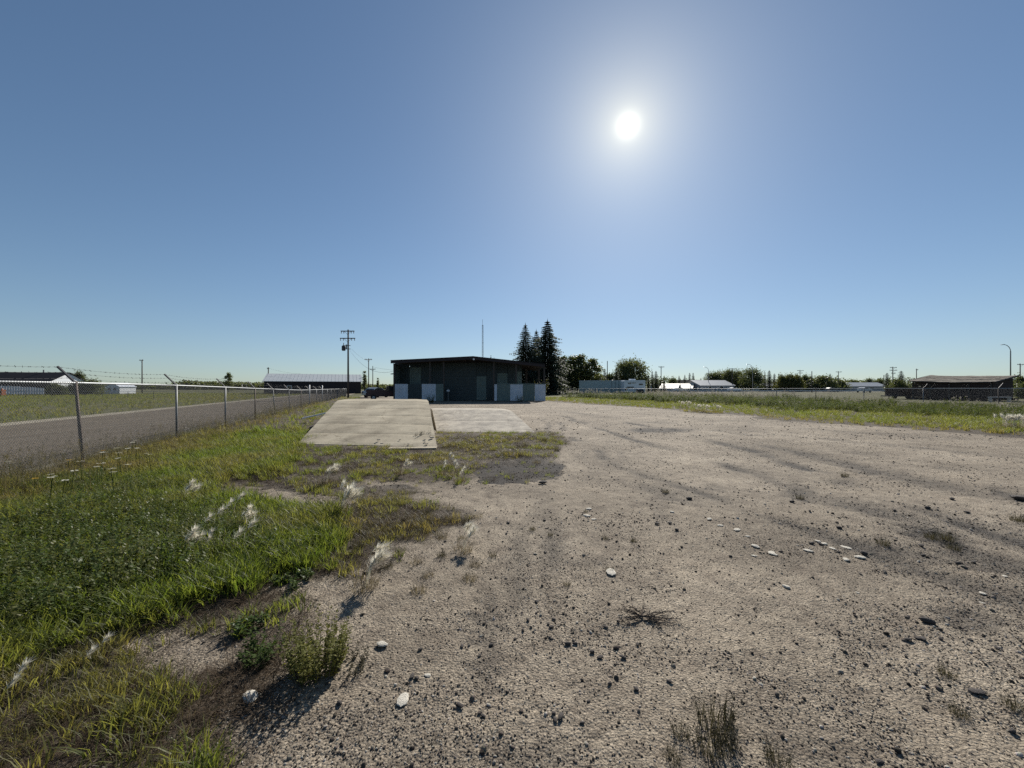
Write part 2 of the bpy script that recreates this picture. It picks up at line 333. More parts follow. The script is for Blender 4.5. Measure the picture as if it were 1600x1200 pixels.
def veg_level(x, y):
    """0..1 plant cover of the lot and its verges"""
    y = np.maximum(y, .6); px, py = to_px(x, y); tot = 0
    for it, (k, s0) in enumerate(((14, .035), (30, .02), (20, .09), (44, .05))):
        q = np.clip((py - 600) / 250, .12, 2.5)
        jx = px + (vnoise(px * s0 / q, py * s0 * 2 / q, 5 + it) - .5) * 3.2 * k * q; jy = py + (vnoise(px * s0 / q, py * s0 * 2 / q, 9 + it) - .5) * k * q
        v = np.zeros(np.shape(x))
        v = np.where(inpoly(jx, jy, POLY_E), .33, v); v = np.where(inpoly(jx, jy, POLY_C), .52, v); v = np.where(inpoly(jx, jy, POLY_D), .40, v)
        v = np.where(inpoly(jx, jy, POLY_B), .42, v); v = np.where(inpoly(jx, jy, POLY_A), 1.0, v)
        for (cx, cy), rx, ry in BARE: v = v * (1 - .93 * (((jx - cx) / rx) ** 2 + ((jy - cy) / ry) ** 2 < 1))
        tot = tot + np.where(inpoly(jx, jy, DARK), .15, v)
    v = tot / 4
    side = (x < FX(y) + np.interp(y, [8, 10.5, 12, 75], [2.3, 3.0, 4.6, 4.6]) + 1.0 * (vnoise(x * .6, y * .6, 3) - .5)) & (y > 8) & (y < 75)
    v = np.where(side, np.maximum(v, .9), v)
    v = np.where(x < FX(y) - .55, 0.25, v)
    e = x - RX(y) + (vnoise(x * .35, y * .35, 21) - .5) * 2.2 + (vnoise(x * 1.5, y * 1.5, 22) - .5) * .9
    return np.where((y < 62), np.maximum(v, sstep(-.9, .8, e)), v)
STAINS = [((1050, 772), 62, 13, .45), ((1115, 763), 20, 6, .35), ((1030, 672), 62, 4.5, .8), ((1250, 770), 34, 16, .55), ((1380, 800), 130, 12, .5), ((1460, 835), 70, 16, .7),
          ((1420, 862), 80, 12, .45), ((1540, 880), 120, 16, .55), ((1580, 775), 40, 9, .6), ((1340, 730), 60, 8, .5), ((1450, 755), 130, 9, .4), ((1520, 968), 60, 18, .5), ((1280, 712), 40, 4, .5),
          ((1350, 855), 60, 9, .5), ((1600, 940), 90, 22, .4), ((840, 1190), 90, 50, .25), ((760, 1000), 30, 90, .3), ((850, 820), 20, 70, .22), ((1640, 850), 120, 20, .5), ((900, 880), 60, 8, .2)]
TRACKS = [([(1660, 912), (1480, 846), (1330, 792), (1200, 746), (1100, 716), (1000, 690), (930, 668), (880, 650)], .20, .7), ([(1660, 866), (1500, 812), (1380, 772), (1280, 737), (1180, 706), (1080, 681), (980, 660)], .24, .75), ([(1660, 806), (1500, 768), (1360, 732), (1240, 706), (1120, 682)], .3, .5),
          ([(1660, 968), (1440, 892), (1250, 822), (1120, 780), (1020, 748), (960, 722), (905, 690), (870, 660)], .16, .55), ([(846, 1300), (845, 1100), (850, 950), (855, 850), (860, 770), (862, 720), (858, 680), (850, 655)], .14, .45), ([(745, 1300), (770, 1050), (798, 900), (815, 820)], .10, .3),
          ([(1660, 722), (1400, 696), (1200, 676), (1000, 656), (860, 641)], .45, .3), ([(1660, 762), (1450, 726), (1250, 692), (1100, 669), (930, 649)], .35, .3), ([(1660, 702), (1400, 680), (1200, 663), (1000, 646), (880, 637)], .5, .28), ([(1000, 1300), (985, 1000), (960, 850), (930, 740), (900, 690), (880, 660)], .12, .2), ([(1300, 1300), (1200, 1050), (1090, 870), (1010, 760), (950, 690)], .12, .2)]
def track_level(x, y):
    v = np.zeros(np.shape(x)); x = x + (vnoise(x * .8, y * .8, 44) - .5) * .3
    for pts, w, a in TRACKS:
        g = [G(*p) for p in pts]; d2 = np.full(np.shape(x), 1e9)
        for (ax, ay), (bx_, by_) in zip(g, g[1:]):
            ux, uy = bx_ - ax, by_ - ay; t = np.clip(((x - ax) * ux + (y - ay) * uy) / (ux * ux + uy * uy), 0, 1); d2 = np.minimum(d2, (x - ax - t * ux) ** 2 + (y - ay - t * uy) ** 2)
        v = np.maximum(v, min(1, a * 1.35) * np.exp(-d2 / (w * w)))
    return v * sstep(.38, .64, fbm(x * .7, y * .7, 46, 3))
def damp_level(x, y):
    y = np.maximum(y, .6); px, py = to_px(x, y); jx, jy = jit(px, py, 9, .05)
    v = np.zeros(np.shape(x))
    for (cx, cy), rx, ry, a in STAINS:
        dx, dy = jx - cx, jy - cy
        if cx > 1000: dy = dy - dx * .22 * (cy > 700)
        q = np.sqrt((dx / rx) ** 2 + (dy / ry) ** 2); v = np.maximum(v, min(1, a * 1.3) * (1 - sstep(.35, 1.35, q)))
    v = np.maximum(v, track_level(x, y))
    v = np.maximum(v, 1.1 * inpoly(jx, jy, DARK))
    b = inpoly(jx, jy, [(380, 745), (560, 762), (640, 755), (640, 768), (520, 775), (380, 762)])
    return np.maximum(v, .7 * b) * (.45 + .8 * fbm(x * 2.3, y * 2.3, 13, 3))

# the near ground: one fan-shaped grid, finer towards the eye
NA, NR = 800, 640
tt = np.linspace(-1.85, 1.85, NA); rr = .75 * np.exp(np.linspace(0, math.log(66 / .75), NR))
TT, RR = np.meshgrid(tt, rr); GX, GY = TT * RR, RR.copy()
def base_h(x, y):
    v = veg_level(x, y)
    h = .05 * (fbm(x * .35, y * .35, 1, 3) - .5) + .05 * sstep(.2, .9, v) * (fbm(x * 1.1, y * 1.1, 2, 3))
    h = h - .03 * damp_level(x, y)
    return h
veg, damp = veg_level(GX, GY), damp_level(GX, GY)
GZ = base_h(GX, GY)
near = np.clip(3.5 / GY, 0.0, 1)
GZ = GZ + (fbm(GX * 7, GY * 7, 4, 4) - .5) * .018 + near * (fbm(GX * 38, GY * 38, 6, 3) - .5) * .009 + .035 * damp * (fbm(GX * 10, GY * 10, 8, 2) - .3)
GZ = np.maximum(GZ, -.026)
GZ = np.where((GX < FX(GY) - .6), -.13, GZ)
GZ = np.where((GX > RFX(GY) + 9) | (GY > 64), -.13, GZ)
idx = np.arange(NA * NR).reshape(NR, NA)
Q = np.stack([idx[:-1, :-1], idx[:-1, 1:], idx[1:, 1:], idx[1:, :-1]], -1).reshape(-1, 4)
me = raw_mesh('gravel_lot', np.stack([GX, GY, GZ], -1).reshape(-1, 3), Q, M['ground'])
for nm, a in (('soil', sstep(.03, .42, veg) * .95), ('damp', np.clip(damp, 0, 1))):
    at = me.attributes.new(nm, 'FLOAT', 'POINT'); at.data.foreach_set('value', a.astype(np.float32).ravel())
me.polygons.foreach_set('use_smooth', [True] * len(me.polygons))
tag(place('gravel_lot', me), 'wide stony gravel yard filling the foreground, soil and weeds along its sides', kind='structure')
def gz(x, y):
    r = math.log(max(y, .751) / .75) / math.log(66 / .75) * (NR - 1); t = (x / y + 1.85) / 3.7 * (NA - 1)
    return float(GZ[int(min(max(round(r), 0), NR - 1)), int(min(max(round(t), 0), NA - 1))])
def gza(x, y):
    r = np.clip(np.rint(np.log(np.maximum(y, .751) / .75) / math.log(66 / .75) * (NR - 1)), 0, NR - 1).astype(int)
    t = np.clip(np.rint((x / y + 1.85) / 3.7 * (NA - 1)), 0, NA - 1).astype(int); return GZ[r, t]

def sheet(name, pts, z, m, label):
    mb = MB(); mb.add([(x, y, z) for x, y in pts], [tuple(range(len(pts)))]); return tag(mb.build(name, m), label, kind='structure')
# the terrain: a great disc to the horizon
mb = MB(); N = 64
mb.add([(5000 * math.cos(2 * PI * k / N), 5000 * math.sin(2 * PI * k / N), -.05) for k in range(N)], [tuple(range(N))])
tag(mb.build('ground', M['meadow']), 'flat green meadow stretching to the horizon', kind='structure')
L0 = lambda off, d: (off - .332 * d, d)
sheet('gravel_road', [L0(-6.95, -30), L0(-6.95, 150), L0(-15.6, 150), L0(-15.6, -30)], -.004, M['road'], 'straight brown gravel road running past the chain link fence')
sheet('road_shoulder', [L0(-15.2, -30), L0(-15.2, 150), L0(-16.9, 150), L0(-16.9, -30)], -.010, M['shoulder'], 'pale sandy shoulder along the far side of the gravel road')
sheet('road_shoulder', [L0(-6.3, -30), L0(-6.3, 150), L0(-7.5, 150), L0(-7.5, -30)], -.014, M['shoulder'], 'pale sandy shoulder between the fence and the gravel road')
sheet('mown_field', [(16, 46), (60, 26), (260, 26), (260, 132), (20, 132)], -.030, M['mown'], 'brownish mown field beyond the right fence')
sheet('far_road', [(24, 133), (300, 133), (300, 142), (24, 142)], -.026, M['farroad'], 'pale distant road crossing behind the mown field')
sheet('dirt_track', [(-24, 60), (-8, 60), (-10, 110), (-38, 110)], -.034, M['shoulder'], 'bare dirt track between the barn and the shed')

# ------------------------------------------------------------------ plants as instances
protos = bpy.data.collections.new('plant_kit')
def clump(name, nb, hgt, spread, width, m, lean=.5, seg=3, seed=0):
    r = random.Random(seed); mb = MB()
    for _ in range(nb):
        a = r.uniform(0, 2 * PI); rad = spread * math.sqrt(r.random()); bx, by = rad * math.cos(a), rad * math.sin(a)
        h = hgt * r.uniform(.5, 1.1); w = width * r.uniform(.6, 1.2); da = a + r.uniform(-1.2, 1.2); ln = h * lean * r.uniform(.2, 1.3); ta = da + PI / 2 + r.uniform(-.8, .8)
        vs = []
        for i in range(seg + 1):
            t = i / seg; ww = w * (1 - t ** 1.6) * .5; ox = bx + math.cos(da) * ln * t * t; oy = by + math.sin(da) * ln * t * t; z = h * (t - .28 * lean * t * t)
            if i == seg: vs.append((ox, oy, z))
            else: vs += [(ox + math.cos(ta) * ww, oy + math.sin(ta) * ww, z), (ox - math.cos(ta) * ww, oy - math.sin(ta) * ww, z)]
        fs = [(2 * i, 2 * i + 1, 2 * i + 3, 2 * i + 2) for i in range(seg - 1)] + [(2 * seg - 2, 2 * seg - 1, 2 * seg)]
        mb.add(vs, fs)
    return mb
def leafy(nst, hgt, spread, lsz, nl, seed=0, top=None):
    r = random.Random(seed); st, lf, tp = MB(), MB(), MB()
    for _ in range(nst):
        a = r.uniform(0, 2 * PI); rad = spread * math.sqrt(r.random()); b = Vector((rad * math.cos(a), rad * math.sin(a), 0)); h = hgt * r.uniform(.55, 1.1)
        tpv = b + Vector((math.cos(a) * h * .25 + r.uniform(-.1, .1) * h, math.sin(a) * h * .25 + r.uniform(-.1, .1) * h, h))
        w = lsz * .09; st.add([b + Vector((w, 0, 0)), b - Vector((w, 0, 0)), tpv], [(0, 1, 2)])
        for k in range(nl):
            t = .12 + .88 * (k + r.random()) / nl; p = b.lerp(tpv, t); q = r.uniform(0, 2 * PI); s = lsz * r.uniform(.6, 1.2) * (1.15 - .4 * t); el = r.uniform(-.4, .8)
            d = Vector((math.cos(q) * math.cos(el), math.sin(q) * math.cos(el), math.sin(el))); sd = d.cross(Vector((r.uniform(-.4, .4), r.uniform(-.4, .4), 1))).normalized()
            lf.add([p, p + d * s * .45 + sd * s * .24, p + d * s, p + d * s * .45 - sd * s * .24], [(0, 1, 2, 3)])
        if top:
            for k in range(top[0]):
                p = tpv + Vector((r.gauss(0, 1), r.gauss(0, 1), r.gauss(0, .7))) * top[1]; d = Vector((r.gauss(0, 1), r.gauss(0, 1), r.gauss(0, 1))).normalized() * top[2]; e = Vector((r.gauss(0, 1), r.gauss(0, 1), r.gauss(0, 1))).normalized() * top[2] * .5
                tp.add([p + d, p + e, p - d, p - e], [(0, 1, 2, 3)])
    return st, lf, tp
def merged(name, parts):
    vs, fs, mi = [], [], []; mats = []
    for mb, m in parts:
        if not mb.v: continue
        n = len(vs); vs += mb.v; fs += [tuple(i + n for i in f) for f in mb.f]; mi += [len(mats)] * len(mb.f); mats.append(m)
    me = bpy.data.meshes.new(name); me.from_pydata(vs, [], fs)
    for m in mats: me.materials.append(m)
    me.polygons.foreach_set('material_index', mi); return me
def kit(name, mes):
    c = bpy.data.collections.new(name)
    for i, me in enumerate(mes): c.objects.link(bpy.data.objects.new('%s_%02d' % (name, i), me))
    return c
def scatter(name, coll, nk, x, y, z, scl, tint, label, rotxy=.15):
    n = len(x); me = bpy.data.meshes.new(name); me.vertices.add(n); me.vertices.foreach_set('co', np.stack([x, y, z], -1).astype(np.float32).ravel())
    rot = np.stack([nr.uniform(-rotxy, rotxy, n), nr.uniform(-rotxy, rotxy, n), nr.uniform(0, 2 * PI, n)], -1)
    for nm, tp, key, v in (('rot', 'FLOAT_VECTOR', 'vector', rot), ('scl', 'FLOAT', 'value', scl), ('tint', 'FLOAT', 'value', tint)):
        a = me.attributes.new(nm, tp, 'POINT'); a.data.foreach_set(key, np.asarray(v, np.float32).ravel())
    a = me.attributes.new('idx', 'INT', 'POINT'); a.data.foreach_set('value', nr.integers(0, nk, n).astype(np.int32))
    o = bpy.data.objects.new(name, me); C.objects.link(o)
    ng = bpy.data.node_groups.new(name, 'GeometryNodeTree')
    ng.interface.new_socket('Geometry', in_out='INPUT', socket_type='NodeSocketGeometry'); ng.interface.new_socket('Geometry', in_out='OUTPUT', socket_type='NodeSocketGeometry')
    N_, L_ = ng.nodes, ng.links; gi, go = N_.new('NodeGroupInput'), N_.new('NodeGroupOutput')
    ci = N_.new('GeometryNodeCollectionInfo'); ci.inputs['Collection'].default_value = coll; ci.inputs['Separate Children'].default_value = True; ci.inputs['Reset Children'].default_value = True
    ip = N_.new('GeometryNodeInstanceOnPoints'); ip.inputs['Pick Instance'].default_value = True
    def na(nm, t):
        q = N_.new('GeometryNodeInputNamedAttribute'); q.data_type = t; q.inputs[0].default_value = nm; return q.outputs[0]
    L_.new(gi.outputs[0], ip.inputs['Points']); L_.new(ci.outputs[0], ip.inputs['Instance']); L_.new(na('idx', 'INT'), ip.inputs['Instance Index'])
    L_.new(na('rot', 'FLOAT_VECTOR'), ip.inputs['Rotation']); L_.new(na('scl', 'FLOAT'), ip.inputs['Scale']); L_.new(ip.outputs[0], go.inputs[0])
    md = o.modifiers.new('scatter', 'NODES'); md.node_group = ng
    return tag(o, label, kind='stuff')
def fan_points(n, d0, d1, tmax=1.5, pw=1.0):       # random points, denser per square metre near the eye when pw < 2
    d = (nr.random(n) * (d1 ** pw - d0 ** pw) + d0 ** pw) ** (1 / pw); return nr.uniform(-tmax, tmax, n) * d, d

K_grass = kit('grass_kit', [clump('g', 15, .15, .055, .0075, M['grass'], .7, 3, s).mesh('grass_clump', M['grass']) for s in range(5)])
K_dry = kit('dry_kit', [clump('g', 13, .13, .06, .0045, M['dry'], .9, 3, 20 + s).mesh('dry_clump', M['dry']) for s in range(4)])
K_leaf = kit('leafy_kit', [merged('leafy', list(zip(leafy(4, .22, .07, .034, 13, 40 + s), (M['weed'], M['broad'], M['broad'])))) for s in range(4)])
def stalky(seed):
    st = clump('s', 6, .55, .06, .004, M['dry'], .35, 4, seed); r = random.Random(seed); hd = MB()
    for i in range(len(st.v) // 9):
        p = Vector(st.v[i * 9 + 8])
        for k in range(12):
            q = p + Vector((r.gauss(0, .010), r.gauss(0, .010), -abs(r.gauss(0, .05)))); d = Vector((r.gauss(0, 1), r.gauss(0, 1), r.uniform(.3, 1.5))).normalized() * .016
            hd.add([q, q + d + Vector((.004, 0, 0)), q + d - Vector((.004, 0, 0))], [(0, 1, 2)])
    return merged('stalks', [(st, M['dry']), (hd, M['dry'])])
K_stalk = kit('stalk_kit', [stalky(60 + s) for s in range(4)])
def thistle(seed):
    a, b, c = leafy(7, 1.0, .22, .13, 15, seed, (9, .045, .04)); return merged('thistle', [(a, M['weed']), (b, M['weed']), (c, M['fluff'])])
def greenweed(seed):
    a, b, c = leafy(8, .75, .25, .14, 15, seed); return merged('greenweed', [(a, M['weed']), (b, M['weed'])])
K_weed = kit('weed_kit', [greenweed(80 + s) for s in range(4)])
K_fluff = kit('fluff_kit', [thistle(90 + s) for s in range(4)])
def pebble_mesh(seed):
    bm = bmesh.new(); bmesh.ops.create_icosphere(bm, subdivisions=2, radius=.5); r = random.Random(seed); k = (r.uniform(.8, 1.3), r.uniform(.7, 1.0), r.uniform(.45, .8))
    off = [Vector((r.gauss(0, 1), r.gauss(0, 1), r.gauss(0, 1))).normalized() for _ in range(5)]
    for v in bm.verts:
        n_ = v.co.normalized(); f = 1 - sum(max(0, n_.dot(o) - .72) for o in off) * .9 + r.uniform(-.05, .05)
        v.co = Vector((v.co.x * k[0], v.co.y * k[1], v.co.z * k[2])) * f
    me = bpy.data.meshes.new('stone'); bm.to_mesh(me); bm.free(); me.materials.append(M['pebble']); return me
K_peb = kit('pebble_kit', [pebble_mesh(s) for s in range(7)])

# gravel
X_, Y_, S_ = [], [], []
for n, d0, d1, a, b, pw in ((120000, 1.25, 5.0, .004, .012, 1.1), (8000, 1.25, 5.5, .010, .024, 1.4), (26000, 4.5, 14, .010, .030, 1.0), (700, 1.3, 9, .022, .042, 1.3), (9000, 12, 45, .03, .07, .8)):
    x, y = fan_points(n, d0, d1, 1.5, pw); k = nr.random(n); s = a + (b - a) * k ** 2.4
    keep = (veg_level(x, y) < .3) | (nr.random(n) < .25); keep &= nr.random(n) < (.22 + 1.1 * sstep(.42, .68, fbm(x * 1.3, y * 1.3, 41, 4)) * (.4 + 1.2 * vnoise(x * .35, y * .35, 42)) + 1.1 * damp_level(x, y)); keep &= (x > FX(y) + .4) & (x < RX(y) + .8)
    X_.append(x[keep]); Y_.append(y[keep]); S_.append(s[keep])
X_, Y_, S_ = map(np.concatenate, (X_, Y_, S_))
scatter('gravel', K_peb, 7, X_, Y_, gza(X_, Y_) + S_ * .12, S_, S_ * 0, 'loose pebbles and clods strewn over the gravel yard', .5)

# green grass of the left verge, and the right band
def grow(name, K, nk, n, d0, d1, pw, prob, s0, s1, tintf, label, tmax=1.45, rz=.2, tall=False):
    x, y = fan_points(n, d0, d1, tmax, pw); keep = nr.random(n) < prob(x, y); x, y = x[keep], y[keep]; n = len(x)
    s = s0 + (s1 - s0) * nr.random(n); s = s * (.55 + .9 * fbm(x * .8, y * .8, 51, 3)) * (np.interp(y, [15, 24, 34, 50], [.42, .50, .75, 1.0]) if tall else 1)
    return scatter(name, K, nk, x, y, gza(x, y) - .008, s, np.clip(tintf(x, y), 0, 1), label, rz)
onleft = lambda x, y: (x < RX(y) - 3) & (x > FX(y) - .4)
def dryness(x, y):
    px, py = to_px(x, y); t = .75 * (fbm(x * 1.3, y * 1.3, 61, 3) - .47) * 2
    t = t + .6 * np.exp(-((x - FX(y)) / 1.3) ** 2) + .30 * inpoly(px, py, POLY_C) + .4 * inpoly(px, py, POLY_D) + .25 * inpoly(px, py, POLY_B)
    return t + .2 * nr.random(np.shape(x))
vl = veg_level
grow('grass', K_grass, 5, 110000, 1.3, 14, 1.25, lambda x, y: onleft(x, y) * sstep(.45, .95, vl(x, y)) * (.2 + 1.0 * fbm(x * 2.2, y * 2.2, 52, 3)) * np.clip(9 / y, .5, 1), .65, 1.45, dryness, 'thick green grass on the verge left of the yard')
grow('sparse_grass', K_grass, 5, 70000, 1.3, 14, 1.25, lambda x, y: onleft(x, y) * sstep(.06, .5, vl(x, y)) * (vl(x, y) < .85) * np.clip(fbm(x * 2.6, y * 2.6, 53, 3) - .40, 0, 1) * 2.4, .4, 1.05, lambda x, y: dryness(x, y) + .1, 'thin patchy grass where the verge meets the gravel')
grow('dry_grass', K_dry, 4, 80000, 1.3, 16, 1.25, lambda x, y: onleft(x, y) * sstep(.08, .5, vl(x, y)) * np.clip(.06 + .55 * (dryness(x, y) - .2), 0, .6) * (.3 + 1.2 * (fbm(x * 3.1, y * 3.1, 54, 3) > .47)), .55, 1.3, lambda x, y: nr.random(len(x)) * .8, 'straw coloured dry grass mixed into the verge')
K_litter = kit('litter_kit', [clump('l', 22, .07, .10, .0035, M['deadwood'], 2.2, 3, 140 + s_).mesh('litter', M['litter']) for s_ in range(4)])
grow('dead_litter', K_litter, 4, 60000, 1.25, 14, 1.25, lambda x, y: onleft(x, y) * sstep(.04, .30, vl(x, y)) * (1 - .8 * sstep(.7, 1, vl(x, y))) * (.15 + 1.1 * sstep(.42, .6, fbm(x * 2.0, y * 2.0, 57, 3))), .5, 1.2, lambda x, y: x * 0, 'flattened brown dead litter on the bare edge of the verge', rz=.3)
def leafzone(x, y):
    px, py = to_px(x, y); z = np.exp(-((px - 130) / 170) ** 2 - ((py - 875) / 60) ** 2) + .8 * np.exp(-((px - 300) / 120) ** 2 - ((py - 835) / 30) ** 2) + .5 * np.exp(-((px - 40) / 120) ** 2 - ((py - 960) / 50) ** 2) + .5 * np.exp(-((px - 150) / 120) ** 2 - ((py - 770) / 25) ** 2)
    return z
grow('broadleaf_weeds', K_leaf, 4, 40000, 2.2, 9, 1.3, lambda x, y: onleft(x, y) * (veg_level(x, y) > .7) * np.clip(leafzone(x, y) * 1.2 - .2 + .5 * (vnoise(x * 3, y * 3, 71) - .5), 0, .8), .7, 1.25, lambda x, y: .7 * nr.random(len(x)) ** 1.6, 'dark broad leaved weeds in the left verge')
grow('seed_stalks', K_stalk, 4, 30000, 5.5, 40, .9, lambda x, y: (np.exp(-((x - FX(y) - .3) / 1.0) ** 2) * .9) * (x > FX(y) - .9), .6, 1.3, lambda x, y: nr.random(len(x)) * .5, 'tall straw coloured seed stalks along the chain link fence')
grow('fence_grass', K_grass, 5, 16000, 11, 62, 1.0, lambda x, y: (x > FX(y) - .5) * (x < FX(y) + 3.2) * .8 * (veg_level(x, y) > .5), 1.2, 2.4, dryness, 'uneven grass along the foot of the far fence')
rightb = lambda x, y: sstep(-.6, 1.0, x - RX(y) + (vnoise(x * .35, y * .35, 21) - .5) * 2.2) * (x < RFX(y) + 8)
grow('band_grass', K_grass, 5, 60000, 11, 62, 1.2, lambda x, y: rightb(x, y) * .85, 1.0, 1.9, lambda x, y: .55 * fbm(x * .5, y * .5, 81, 3) - .12 + .2 * nr.random(len(x)) + .5 * (x < RX(y) + .8), 'bright green grass strip along the right side of the yard')
wz = lambda x, y: sstep(.38, .62, (x - RX(y)) / (RFX(y) - RX(y)) + .5 * (fbm(x * .25, y * .25, 83, 3) - .5)) * (x < RFX(y) + 3)
grow('weed_thicket', K_weed, 4, 26000, 15, 62, 1.0, lambda x, y: wz(x, y) * .75, .7, 1.25, lambda x, y: .5 * nr.random(len(x)), 'dense tall green weeds along the right fence', tall=True)
grow('seeding_thistles', K_fluff, 4, 16000, 18, 64, 1.0, lambda x, y: wz(x, y) * np.clip((fbm(x * .22, y * .22, 87, 2) - .44 + .42 * sstep(18, 5, x)) * 1.5, 0, .6), .75, 1.15, lambda x, y: .3 * nr.random(len(x)), 'weeds with fluffy whitish seed heads near the right fence', tall=True)
x, y = nr.uniform(-110, -12, 16000), nr.uniform(16, 105, 16000); k = (x < -17.2 - .332 * y) & (x > -1.6 * y) & (nr.random(16000) < .35 + fbm(x * .12, y * .12, 91, 3)); x, y = x[k], y[k]
scatter('meadow_grass', K_grass, 5, x, y, x * 0 - .06, 1.4 + 1.8 * nr.random(len(x)), .7 * fbm(x * .1, y * .1, 93, 3) - .15 + .3 * nr.random(len(x)), 'rough meadow grass beyond the gravel road', .2)

# ------------------------------------------------------------------ concrete ramps
def ramp(name, label, fr, fl, axis, length, height, crest, m, nslab, front_z):
    """a loading ramp: slabs climb from the front edge and level off at the crest; solid to the ground"""
    root = thing(name, label, 'ramp', (0, 0, 0))
    ax = Vector(axis).normalized(); fr, fl = Vector((*fr, 0)), Vector((*fl, 0))
    def prof(t):                                   # t in metres along the axis
        u = min(t / (length - crest), 1.0); s = u if u < .82 else .82 + .18 * math.sin(min((u - .82) / .18, 1) * PI / 2) * .85
        z = front_z + (height - front_z) * min(s / .973, 1.0); return z
    for k in range(nslab):
        a, b = length * k / nslab + (.012 if k else 0), length * (k + 1) / nslab - .012; mb = MB(); n = 6; top, bot = [], []
        m_ = 8
        for i in range(n + 1):
            t = a + (b - a) * i / n
            for j in range(m_ + 1):
                p = fr.lerp(fl, j / m_) + ax * t; e = min(j, m_ - j) / m_ * (fl - fr).length
                wob = (fbm(p.x * 1.7, p.y * 1.7, 3, 3) - .5) * .02 - (.025 if e < .01 else 0)
                top.append((p.x, p.y, prof(t) + wob - (.008 if i in (0, n) else 0)))
        bot = [(x, y, -.3) for x, y, z in top]; L = len(top); st = m_ + 1; mb.add(top + bot, [])
        f = []
        for i in range(n):
            for j in range(m_): f.append((i * st + j, (i + 1) * st + j, (i + 1) * st + j + 1, i * st + j + 1))
        for i in range(n):
            f.append((i * st, L + i * st, L + (i + 1) * st, (i + 1) * st)); f.append((i * st + m_, (i + 1) * st + m_, L + (i + 1) * st + m_, L + i * st + m_))
        for j in range(m_):
            f.append((j, j + 1, L + j + 1, L + j)); q = n * st; f.append((q + j, L + q + j, L + q + j + 1, q + j + 1))
        mb.f += f; mb.build('slab', m, root)
    return root
AXR = (-.25, 1, 0)
r1 = ramp('concrete_ramp', 'tall tan concrete loading ramp, the higher and left one of two', (-1.98, 10.5), (-6.02, 11.1), AXR, 8.0, 1.05, 1.7, M['concrete'], 7, .03)
kb = MB(); kb.box(-.0, 1.2, -.14, .12, -.1, .05); o = kb.build('kerb_block', M['concrete'], r1, (-3.15, 10.18, 0), .09)
for k in range(9):
    b = MB(); s_ = rnd.uniform(.02, .05); b.box(-s_, s_, -s_ * .6, s_ * .6, 0, s_ * .7); x_, y_ = -2.2 - rnd.random() * 1.6, 10.65 + rnd.random() * .7
    tag(b.build('concrete_chunk', M['rough_concrete'], None, (x_, y_, .03 + (y_ - 10.5) * .17), rnd.random() * 3), 'broken concrete chunk lying at the right foot of the tall ramp', 'rubble', 'concrete chunks at the foot of the tall ramp')
r2 = ramp('concrete_ramp', 'low worn grey concrete ramp with a rounded top beside the taller one', (.86, 13.9), (-2.70, 14.3), AXR, 5.2, .60, 1.4, M['rough_concrete'], 3, .0)
pl = MB(); pl.box(-.5, .5, -.07, .07, 0, .05); o = pl.build('plank', M['white_wall'], None, (-8.75, 17.6, .32), .25)
o.rotation_euler = (0, -.22, .3); tag(o, 'pale plank lying in the weeds left of the tall ramp', 'plank')

# ------------------------------------------------------------------ chain link fences
SP = 3.7; DIRL = Vector((-.332, 1, 0)).normalized()
_panels = {}
def link_panel(w, h):
    key = (round(w, 2), round(h, 2))
    if key in _panels: return _panels[key]
    mb = MB(); p = .056; k = -h
    while k < w:
        for sgn in (1, -1):
            a, b = max(k, 0), min(k + h, w)
            if b - a > .02:
                z0, z1 = a - k, b - k
                if sgn < 0: z0, z1 = h - z0, h - z1
                y = .004 * sgn; A, B = Vector((a, y, z0)), Vector((b, y, z1)); t = (B - A).normalized(); u = Vector((0, 1, 0)); v = t.cross(u); r = .0024
                mb.add([A + u * r, A - u * r * .5 + v * r, A - u * r * .5 - v * r, B + u * r, B - u * r * .5 + v * r, B - u * r * .5 - v * r], [(0, 1, 4, 3), (1, 2, 5, 4), (2, 0, 3, 5)])
        k += p
    me = mb.mesh('chain_link', M['wire']); _panels[key] = me; return me
def barbed(pts, root):
    mb = MB(); r = random.Random(len(pts)); fine = []
    for a, b in zip(pts, pts[1:]):
        a, b = Vector(a), Vector(b)
        for i in range(6):
            t = i / 6; p = a.lerp(b, t); p.z -= .05 * 4 * t * (1 - t); fine.append(p)
    fine.append(Vector(pts[-1])); mb.tube(fine, .0022, 4)
    for i, (a, b) in enumerate(zip(fine, fine[1:])):
        n = max(1, int((b - a).length / .16))
        for k in range(n):
            if a.y > 30 and k % 2: continue
            p = a.lerp(b, (k + .5) / n)
            for _ in range(2):
                d = Vector((r.gauss(0, 1), r.gauss(0, 1), r.gauss(0, 1))).normalized() * .022; e = Vector((.003, 0, .003))
                mb.add([p - d - e, p - d + e, p + d + e, p + d - e], [(0, 1, 2, 3)])
    mb.build('barbed_wire', M['iron'], root)
